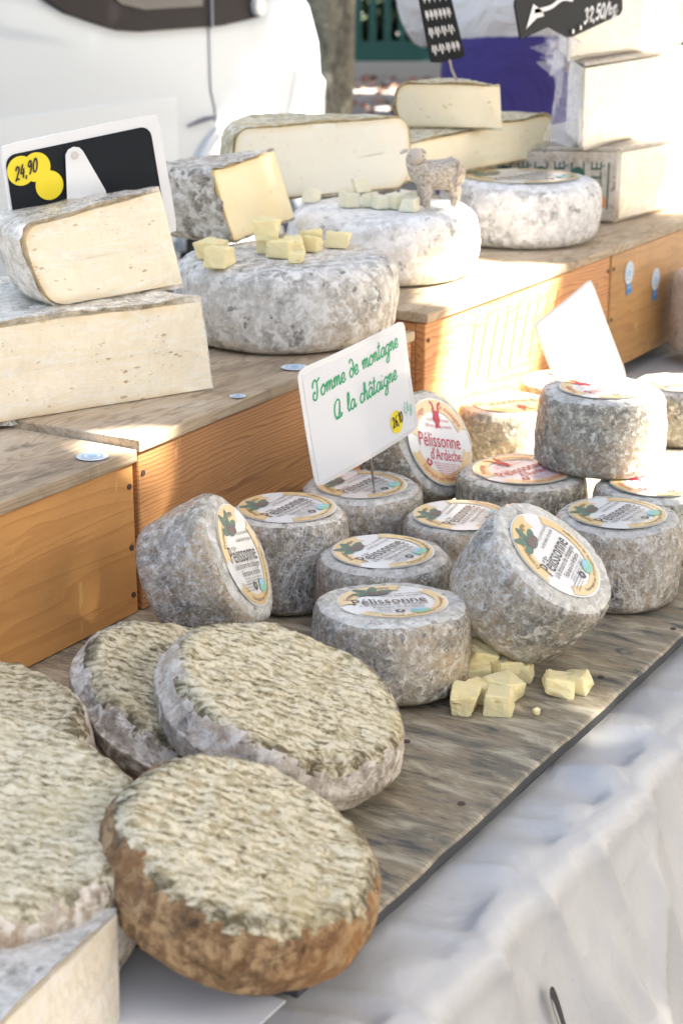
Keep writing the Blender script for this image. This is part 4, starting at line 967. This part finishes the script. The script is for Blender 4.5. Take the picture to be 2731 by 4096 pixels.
for i, (x, y, z, s, rz, til, sx, lb) in enumerate([
    (1.166, .589, 0, .022, .3, (0, 0), 1.3, 'front left cube of the heap on the board'), (1.180, .563, 0, .021, .25, (0, 0), 1.15, 'front right cube of the heap on the board'),
    (1.189, .585, 0, .020, .1, (0, 0), .9, 'cube wedged between the two front ones of the heap'), (1.204, .570, 0, .021, -.3, (0, 0), 1.2, 'cube in the middle of the heap with a flat top'),
    (1.221, .603, 0, .020, .2, (0, 0), 1.1, 'small cube under the upper left one of the heap'), (1.238, .612, .012, .024, .7, (.2, -.25), 1.1, 'upper left cube of the heap, tilted against the brown cheese'),
    (1.240, .588, .0, .024, -.5, (.0, .0), 1.1, 'upper right cube of the heap with a slanting top'), (1.248, .578, 0, .018, .2, (0, 0), .9, 'cube half hidden at the back right of the heap')]):
    cube(x, y, z, s * 1.06, rz, lb, tilt=til, sx=sx, grp=g1)
cube(1.238, .541, .003, .026, .55, 'thin slice with a rind edge lying apart from the heap', sx=1.0, sz=.45, rindy=True, tilt=(.25, -.1), grp=g1); cube(1.253, .527, 0, .020, .2, 'small cube beside the slice with rind', sx=1.1, sz=.7, grp=g1)
for x, y, s, lb in ((1.189, .534, .006, 'lone crumb in front of the heap of cubes'), (1.201, .603, .006, 'crumb between the brown cheese and the heap of cubes')):
    bm = bmesh.new(); bmesh.ops.create_icosphere(bm, subdivisions=2, radius=s * .6)
    for v in bm.verts: v.co = v.co * random.uniform(.75, 1.1) + Vector((0, 0, s * .5))
    tag(from_bm('cheese_crumb', bm, 'cube_yellow', None, False, (x, y, 0)), lb, 'crumb', 'crumbs on the board')
g2 = 'yellow cubes on the grey wheel'; zt = .2622
for x, y, z, s, rz, sx, til, lb in [(1.553, 1.100, zt, .026, .35, 1.5, (0, 0), 'front one of the two long cubes left on the grey wheel'), (1.592, 1.135, zt, .025, .25, 1.7, (0, 0), 'long cube behind at the left on the grey wheel'),
    (1.645, 1.096, zt + .016, .030, .5, 1.0, (.0, .0), 'topmost large cube of the pile on the grey wheel'), (1.648, 1.094, zt, .021, .2, 1.0, (0, 0), 'cube under the topmost one on the grey wheel'),
    (1.634, 1.070, zt, .022, .2, 1.0, (0, 0), 'squarish cube in front of the pile on the grey wheel'), (1.655, 1.066, zt, .024, .6, 1.0, (0, 0), 'cube right of the middle in the pile on the grey wheel'),
    (1.612, 1.035, zt, .015, .4, 1.0, (0, 0), 'smallest cube in front on the grey wheel'), (1.685, 1.060, zt, .022, .1, 1.0, (0, 0), 'cube at the right end of the pile on the grey wheel'),
    (1.715, 1.080, zt, .023, .4, 1.1, (0, 0), 'cube at the back of the pile on the grey wheel'), (1.726, 1.050, zt, .022, .3, 1.0, (0, 0), 'single cube standing apart at the right of the grey wheel')]:
    cube(x, y, z, s, rz, lb, sx=sx, tilt=til, grp=g2)
g3 = 'white cubes on the white wheel'; zt = .2755
for x, y, z, s, rz, lb in [(1.945, 1.222, zt, .022, .2, 'lone white cube left of the others at the half wheel'), (1.935, 1.160, zt, .026, .6, 'leftmost white cube of the row on the white wheel'), (1.950, 1.150, zt + .018, .024, .2, 'white cube perched on top of the row'),
    (1.948, 1.135, zt, .022, .3, 'second white cube of the row on the white wheel'), (1.942, 1.118, zt, .022, .5, 'third white cube of the row on the white wheel'), (1.950, 1.098, zt, .026, .8, 'large white cube in the middle of the row'),
    (1.985, 1.100, zt, .024, .1, 'white cube behind the row by the half wheel'), (1.938, 1.072, zt, .022, .3, 'white cube at the feet of the sheep figure')]:
    cube(x, y, z, s * .9, rz + .5 * math.sin(x * 900), lb, 'cube_white', sz=.85, grp=g3)

# ------------------------------------------------------------------ sheep figurine
def skin_mesh(name, joints, edges, radii, mat, parent=None, sub=2, loc=(0, 0, 0), rot=None, smooth=True):
    me = bpy.data.meshes.new(name); me.from_pydata(joints, edges, []); o = bpy.data.objects.new(name, me); COL.objects.link(o)
    sk = o.modifiers.new('skin', 'SKIN'); sk.use_smooth_shade = True; sb = o.modifiers.new('sub', 'SUBSURF'); sb.levels = sub; sb.render_levels = sub
    for i, r in enumerate(radii):
        v = me.skin_vertices[0].data[i]; v.radius = (r, r) if not isinstance(r, tuple) else r
    me.skin_vertices[0].data[0].use_root = True
    dg = bpy.context.evaluated_depsgraph_get(); m2 = bpy.data.meshes.new_from_object(o.evaluated_get(dg)); bpy.data.objects.remove(o)
    m2.name = name; m2.materials.clear(); m2.materials.append(M[mat]); m2.shade_smooth()
    o = bpy.data.objects.new(name, m2); COL.objects.link(o); o.parent = parent; o.location = loc
    if rot: o.rotation_euler = rot
    return o
k = .001
J = [(0, 0, 34), (-14, 0, 34.5), (13, 0, 35), (20, 1, 41), (24, 1.5, 48), (26, 2, 54), (25.5, 5, 55), (-21, 0, 33), (-24, 0, 25),
     (13, 7.5, 26), (14, 8, 13), (13.5, 8, 2), (13, -7.5, 26), (16, -8, 13), (15, -8, 2), (-14, 7.5, 26), (-18, 8, 15), (-14, 8, 2), (-14, -7.5, 26), (-20, -8, 15), (-17, -8, 2)]
E = [(0, 1), (0, 2), (2, 3), (3, 4), (4, 5), (5, 6), (1, 7), (7, 8), (2, 9), (9, 10), (10, 11), (2, 12), (12, 13), (13, 14), (1, 15), (15, 16), (16, 17), (1, 18), (18, 19), (19, 20)]
Rd = [18, 17.5, 17, 15, 12.5, 10.5, 9, 12, 3.5, 9, 5, 3.6, 9, 5, 3.6, 10, 5, 3.6, 10, 5, 3.6]
ZS = 1.22
sheep = empty('sheep_figurine', (1.972, 1.050, .2755), A(-.10, -.10) - .55 + PI * 0); tag(sheep, 'small woolly sheep figurine standing on the white wheel', 'figurine')
sheep.rotation_euler = (0, 0, math.radians(130))
skin_mesh('body', [(a * k * ZS, b * k * ZS, c * k * ZS) for a, b, c in J], E, [r * k * ZS for r in Rd], 'wool', sheep)
hd = skin_mesh('head', [(27 * k * ZS, 1 * k, 59 * k * ZS), (26 * k * ZS, 6 * k * ZS, 56 * k * ZS), (23.5 * k * ZS, 13.5 * k * ZS, 50.5 * k * ZS)], [(0, 1), (1, 2)], [12.5 * k, 11 * k, 7.5 * k], 'figure_face', sheep)
for sg in (-1, 1):
    skin_mesh('ear', [((27 + sg * 5) * k * ZS, 0, 62 * k * ZS), ((27 + sg * 10) * k * ZS, -1 * k, 61 * k * ZS), ((27 + sg * 14) * k * ZS, 0, 58 * k * ZS)], [(0, 1), (1, 2)], [2.2 * k, 3 * k, 1.6 * k], 'figure_face', hd, 1)
    V, F = tube([((25.3 + sg * 5.2) * k * ZS, 9.5 * k * ZS, 56.5 * k * ZS), ((25.3 + sg * 7.2) * k * ZS, 10.5 * k * ZS, 56.7 * k * ZS)], .0011, 8); obj('eye', V, F, 'black_ink', hd)

# ------------------------------------------------------------------ signs
def bil(Q, bend=0.0):
    TL, TR, BR, BL = [np.array(q) for q in Q]; nn = np.cross(TR - TL, BL - TL); nn = -nn / np.linalg.norm(nn)
    if nn[1] > 0: nn = -nn
    def s(u, v, o):                                     # u right 0..1, v down 0..1
        p = (TL * (1 - u) + TR * u) * (1 - v) + (BL * (1 - u) + BR * u) * v
        return p + nn * (o + bend * (math.sin(PI * u) * .6 + .9 * (v - .5) ** 2 - .25 + .5 * (u - .5) * (v - .5)))
    return s
def sheet(name, surf, mat, parent, u0, u1, v0, v1, o0, o1, loc, n=14, round_=0.0):
    U = np.linspace(u0, u1, n); Vv = np.linspace(v0, v1, n); P = []; F = []
    for o in (o1, o0):
        for v in Vv:
            for u in U:
                uu, ww = u, v
                if round_:
                    cu, cv_ = (u0 + u1) / 2, (v0 + v1) / 2; du = abs(u - cu) / ((u1 - u0) / 2); dv = abs(v - cv_) / ((v1 - v0) / 2)
                    if du > 1 - 1e-6 and dv > 1 - 1e-6: uu = cu + (u - cu) * (1 - round_ * .3); ww = cv_ + (v - cv_) * (1 - round_ * .3)
                P.append(np.array(surf(uu, ww, o)) - np.array(loc))
    k = n * n
    for j in range(n - 1):
        for i in range(n - 1):
            F.append((j * n + i, j * n + i + 1, (j + 1) * n + i + 1, (j + 1) * n + i)); F.append((k + j * n + i + 1, k + j * n + i, k + (j + 1) * n + i, k + (j + 1) * n + i + 1))
    for i in range(n - 1):
        F += [(i, k + i, k + i + 1, i + 1), ((n - 1) * n + i + 1, k + (n - 1) * n + i + 1, k + (n - 1) * n + i, (n - 1) * n + i), ((i + 1) * n, k + (i + 1) * n, k + i * n, i * n), (i * n + n - 1, k + i * n + n - 1, k + (i + 1) * n + n - 1, (i + 1) * n + n - 1)]
    return obj(name, P, F, mat, parent, False)
# written sign
pin = np.array([1.445, .833, .070]); sg = empty('price_sign', pin); tag(sg, 'laminated white sign with green handwriting and a yellow price dot', 'sign')
Q = [(1.337, .859, .218), (1.509, .839, .238), (1.521, .828, .123), (1.353, .847, .099)]
sf = bil(Q, .006); sheet('plastic_sleeve', sf, 'sleeve', sg, 0, 1, 0, 1, -.0008, 0, pin, 18, .12)
pp = sheet('paper', sf, 'paper', sg, .03, .955, .05, .965, .0001, .0005, pin, 18)
def lsurf(ox, oy, asp):                                  # lettering laid on the sheet: x right, y up in units of sheet height
    return lambda x, y, o: tuple(np.array(sf(ox + x / asp, oy - y, o)) - pin)
asp = .173 / .118; fl = Flat(); T = lsurf(0, 0, asp)
script(fl, 'Tomme de montagne', .155, -.285, .075, .017, rot=.075, width=1.17)
script(fl, 'A la châtaigne', .35, -.53, .075, .017, rot=.075, width=.90)
fl.build('green_lettering', 'green_ink', pp, T, .0008)
fl = Flat(); script(fl, '€/kg', 1.27, -.80, .045, .008, width=.13); fl.build('unit_lettering', 'green_ink_pale', pp, T, .0008)
fl = Flat(); fl.disc(1.14, -.825, .09, .10, 28); dot = fl.build('yellow_dot', 'yellow_dot', pp, T, .0010)
fl = Flat(); script(fl, '26,10', 1.075, -.865, .045, .013, rot=.12, width=.165); fl.build('price_lettering', 'black_ink', dot, T, .0014)
V, F = tube([np.array(p) - pin for p in ((1.447, .835, .055), (1.4405, .838, .105), (1.4395, .8415, .150))], .0013, 8); obj('pin', V, F, 'steel', sg)
# blank tilted sign
bp = np.array([1.905, .80, .071]); ws = empty('blank_sign', bp); tag(ws, 'blank white card tilted in the sun behind the stacked cheese', 'sign')
Q = [(1.796, .827, .181), (1.866, .789, .225), (1.942, .77, .098), (1.872, .808, .055)]
sf2 = bil(Q, .004); sheet('card', sf2, plain('white_card', (.86, .87, .88), .35, Coat_Weight=.3), ws, 0, 1, 0, 1, -.0008, 0, bp, 12, .1)
sheet('sleeve_edge', sf2, 'sleeve', ws, -.02, 1.02, -.015, 1.02, -.002, -.001, bp, 12, .1)
V, F = tube([np.array(p) - bp for p in ((1.911, .800, .02), (1.900, .805, .068), (1.895, .808, .10))], .0013, 8); obj('pin', V, F, 'steel', ws)
# black board at the left
bb = np.array([1.375, 1.128, .362]); bs = empty('slate_sign', bb); tag(bs, 'black slate sign in a white frame with yellow dots behind the left wedges', 'sign')
Q = [(1.295, 1.173, .412), (1.44, 1.09, .436), (1.456, 1.081, .314), (1.304, 1.167, .290)]
sb_ = bil(Q, 0.0); B = lambda x, y, o: tuple(np.array(sb_(x, y, o)) - bb)
sheet('white_frame', sb_, 'white_plastic', bs, 0, 1, 0, 1, -.003, 0, bb, 10, .06)
def rounded(u0, u1, v0, v1, r, asp, n=6):
    P = []
    for cu, cv_, a in ((u1 - r / asp, v0 + r, -PI / 2), (u1 - r / asp, v1 - r, 0), (u0 + r / asp, v1 - r, PI / 2), (u0 + r / asp, v0 + r, PI)):
        for i in range(n + 1): t = a + PI / 2 * i / n; P.append((cu + r / asp * math.cos(t), cv_ + r * math.sin(t)))
    return P
fl = Flat(); fl.poly(rounded(.015, .935, .085, .95, .09, 1.4)); sl = fl.build('slate_panel', 'slate', bs, B, .0008)
fl = Flat()
for x, y in ((.10, .22), (.195, .215), (.24, .385)): fl.disc(x, y, .083, .115, 28)
d = Flat(); d.disc(.10, .225, .085, .118, 28); d1 = d.build('yellow_dot', 'yellow_dot', sl, B, .0012)
d = Flat(); d.disc(.195, .222, .085, .118, 28); d.build('yellow_dot', 'yellow_dot', sl, B, .0015)
d = Flat(); d.disc(.255, .385, .085, .118, 28); d.build('yellow_dot', 'yellow_dot', sl, B, .0018)
fl = Flat(); script(fl, '24,90', .06, .0, .04, .010, rot=.0, width=.145)
fl.build('price_lettering', 'black_ink', d1, lambda x, y, o: B(x - .005, .285 - y * 1.3 - (x - .1) * .35, o), .0024)
fl = Flat(); fl.poly([(.375, .17), (.395, .135), (.43, .12), (.465, .135), (.485, .17), (.585, .52), (.62, .98), (.36, .98), (.335, .62)]); tg = fl.build('holder_tongue', 'white_plastic', bs, B, .004)
fl = Flat(); fl.disc(.43, .19, .022, .030, 18); fl.build('rivet', 'steel', tg, B, .0052)
V, F = tube([np.array((1.385, 1.122, .335)) - bb, np.array((1.390, 1.118, .30)) - bb, np.array((1.392, 1.115, .27)) - bb], .004, 8); obj('stake', V, F, 'white_plastic', bs)
# oblique tag in the small wedge
tp = np.array([2.236, 1.168, .425]); ts = empty('price_tag', tp); tag(ts, 'narrow black tag with rows of white handwriting pinned in the small wedge', 'price tag')
Q = [(2.098, 1.17, .615), (2.165, 1.165, .615), (2.265, 1.165, .446), (2.181, 1.175, .440)]
st3 = bil(Q, 0); sheet('slate_panel', st3, 'slate', ts, 0, 1, 0, 1, -.002, 0, tp, 6, .1); fl = Flat()
for r in range(7):
    y = -.10 - .135 * r; x = .08; rngw = random.Random(r)
    while x < .86:
        w = rngw.uniform(.08, .2); fl.stroke([(x, y), (x + w * .2, y + .05), (x + w * .4, y - .02), (x + w * .6, y + .045), (x + w * .9, y)], .022); x += w + .03
fl.build('white_handwriting', 'chalk', ts, lambda x, y, o: tuple(np.array(st3(x, -y, o)) - tp), .0008)
V, F = tube([np.array(p) - tp for p in ((2.243, 1.168, .415), (2.232, 1.17, .43), (2.222, 1.169, .445))], .002, 8); obj('pin', V, F, 'steel', ts)
# chalk tag at the top right
cp = np.array([2.33, 1.045, .43]); cs = empty('price_tag', cp); tag(cs, 'black tag with chalked price 32,50/kg in front of the big block', 'price tag')
pts = [(2.161, .522), (2.182, .477), (2.305, .487), (2.347, .470), (2.531, .503), (2.513, .545), (2.271, .56)]
pts = [(2.161, .522), (2.182, .477), (2.270, .490), (2.335, .473), (2.350, .473), (2.522, .498), (2.531, .505), (2.52, .575), (2.18, .575)]
nq = len(pts); V = [(x, 1.04, z) for x, z in pts] + [(x, 1.043, z) for x, z in pts]
obj('slate_panel', np.array(V) - cp, [tuple(range(nq)), tuple(range(2 * nq - 1, nq - 1, -1))] + [(i, i + nq, (i + 1) % nq + nq, (i + 1) % nq) for i in range(nq)], 'slate', cs)
fl = Flat(); script(fl, '32,50/kg', 2.385, .490, .0095, .0045, rot=.10, width=.125)
fl.poly([(2.195, .490), (2.215, .522), (2.245, .512), (2.250, .505), (2.228, .503)]); fl.stroke([(2.22, .512), (2.27, .516), (2.31, .526), (2.345, .524)], .006)
fl.build('chalk_lettering', 'chalk', cs, lambda x, y, o: (x - cp[0], 1.04 - o - cp[1], y - cp[2]), .0008)
for x, z in ((2.346, .481), (2.372, .485)):
    V, F = tube([np.array((x, 1.04, z)) - cp, np.array((x, 1.037, z)) - cp], .0035, 10); obj('rivet', V, F, 'steel', cs)
V, F = tube([np.array((2.352, 1.0445, .50)) - cp, np.array((2.352, 1.0455, .44)) - cp, np.array((2.36, 1.05, .425)) - cp], .003, 8); obj('stake', V, F, 'steel', cs)

# ------------------------------------------------------------------ the seller
PX = Vector((3.82, 1.83, GZ)); face = math.radians(-150 + 8)
ps = empty('person', PX); ps.rotation_euler = (0, 0, face); ps.scale = (.94, .90, 1.045); tag(ps, 'person in a white shirt and navy apron standing behind the stall', 'person')
def loft(name, secs, mat, parent, seg=32, cap=True):     # sections: (z, x offset, y offset, half depth, half width)
    V = []; F = []
    for z, ox, oy, hd_, hw in secs:
        for j in range(seg):
            a = 2 * PI * j / seg; V.append((ox + hd_ * math.cos(a), oy + hw * math.sin(a), z))
    for i in range(len(secs) - 1):
        for j in range(seg): F.append((i * seg + j, i * seg + (j + 1) % seg, (i + 1) * seg + (j + 1) % seg, (i + 1) * seg + j))
    if cap: F += [tuple(range(seg))[::-1], tuple(range((len(secs) - 1) * seg, len(secs) * seg))]
    V = np.array(V); V[:, :2] *= (1 + .05 * fbm(V, 7, 8))[:, None]
    return obj(name, V, F, mat, parent, True)
# x forward, y = person's left. image left is the person's right (-y)... the pose: one hand behind the hip, one in front
J = [(0, 0, .95), (0, 0, 1.12), (0, 0, 1.32), (0, 0, 1.44), (.01, 0, 1.54), (.02, 0, 1.64), (0, .09, .90), (.01, .095, .50), (0, .10, .07), (.12, .11, .02), (0, -.09, .90), (.01, -.095, .50), (0, -.10, .07), (.12, -.11, .02),
     (0, .19, 1.41), (-.02, .25, 1.14), (.20, .19, 1.09), (0, -.19, 1.41), (-.05, -.25, 1.14), (-.13, -.14, 1.00)]
E = [(0, 1), (1, 2), (2, 3), (3, 4), (4, 5), (0, 6), (6, 7), (7, 8), (8, 9), (0, 10), (10, 11), (11, 12), (12, 13), (3, 14), (14, 15), (15, 16), (3, 17), (17, 18), (18, 19)]
Rd = [.14, .12, .13, .10, .055, .095, .08, .055, .045, .035, .08, .055, .045, .035, .055, .042, .03, .055, .042, .03]
bodyo = skin_mesh('body', J, E, Rd, 'skin', ps, 2)
for hx_, sy, dirx in (((.20, .19, 1.09), 1, 1), ((-.13, -.14, 1.00), -1, -.5)):
    JJ = [hx_]; EE = []; RR = [.026]; bx_, by_, bz_ = hx_
    JJ.append((bx_ + .07 * dirx, by_ - .02 * sy, bz_ - .03)); EE.append((0, 1)); RR.append(.024)
    for q in range(4):
        a = len(JJ); JJ += [(bx_ + .11 * dirx, by_ - .03 + .02 * q, bz_ - .035), (bx_ + .135 * dirx, by_ - .03 + .02 * q, bz_ - .055), (bx_ + .14 * dirx, by_ - .03 + .02 * q, bz_ - .075)]
        EE += [(1, a), (a, a + 1), (a + 1, a + 2)]; RR += [.009, .0085, .007]
    a = len(JJ); JJ += [(bx_ + .05 * dirx, by_ - .045 * sy, bz_ - .02), (bx_ + .08 * dirx, by_ - .055 * sy, bz_ - .03)]; EE += [(0, a), (a, a + 1)]; RR += [.010, .008]
    skin_mesh('hand', JJ, EE, RR, 'skin', ps, 1)
loft('shirt', [(1.02, 0, 0, .125, .18), (1.10, 0, 0, .155, .205), (1.14, .01, 0, .165, .21), (1.22, 0, 0, .15, .20), (1.34, 0, 0, .14, .205), (1.42, 0, 0, .11, .18), (1.47, 0, 0, .06, .07)], 'shirt', ps)
skin_mesh('sleeve', [(0, .15, 1.40), (0, .20, 1.38), (-.02, .265, 1.14), (.10, .235, 1.10)], [(0, 1), (1, 2), (2, 3)], [.07, .075, .066, .05], 'shirt', ps, 2)
skin_mesh('sleeve', [(0, -.15, 1.40), (0, -.20, 1.38), (-.06, -.265, 1.14), (-.10, -.20, 1.05)], [(0, 1), (1, 2), (2, 3)], [.07, .075, .066, .05], 'shirt', ps, 2)
loft('apron', [(.45, .02, 0, .17, .215), (.70, .02, 0, .165, .21), (.92, .01, 0, .155, .205), (1.04, .005, 0, .145, .195), (1.085, 0, 0, .14, .188)], 'navy', ps)
loft('belt', [(1.078, 0, 0, .145, .192), (1.098, 0, 0, .145, .192)], 'belt', ps)
loft('trousers', [(.10, 0, .10, .06, .06), (.45, 0, .095, .075, .075), (.75, 0, .085, .09, .085)], 'navy', ps); loft('trousers', [(.10, 0, -.10, .06, .06), (.45, 0, -.095, .075, .075), (.75, 0, -.085, .09, .085)], 'navy', ps)
hd2 = loft('head', [(1.50, .03, 0, .04, .04), (1.53, .035, 0, .07, .055), (1.58, .03, 0, .088, .07), (1.65, .02, 0, .095, .076), (1.71, .01, 0, .085, .07), (1.75, .0, 0, .045, .04)], 'skin', ps)
loft('hair', [(1.62, -.03, 0, .075, .079), (1.68, -.01, 0, .096, .081), (1.73, .0, 0, .085, .073), (1.765, -.005, 0, .045, .04)], 'hair', hd2)
V, F = tube([(.115, 0, 1.64), (.138, 0, 1.605), (.118, 0, 1.598)], [.008, .013, .008], 8); obj('nose', V, F, 'skin', hd2, True)
V, F = tube([(.112, -.022, 1.568), (.121, 0, 1.566), (.112, .022, 1.568)], .004, 8); obj('mouth', V, F, 'print_red', hd2)
for s in (-1, 1):
    V, F = tube([(.104, s * .03, 1.645), (.110, s * .03, 1.645)], .008, 10); obj('eye', V, F, 'black_ink', hd2)
    V, F = tube([(.02, s * .074, 1.60), (.012, s * .084, 1.625), (.015, s * .080, 1.65)], [.008, .014, .009], 8); obj('ear', V, F, 'skin', hd2, True)
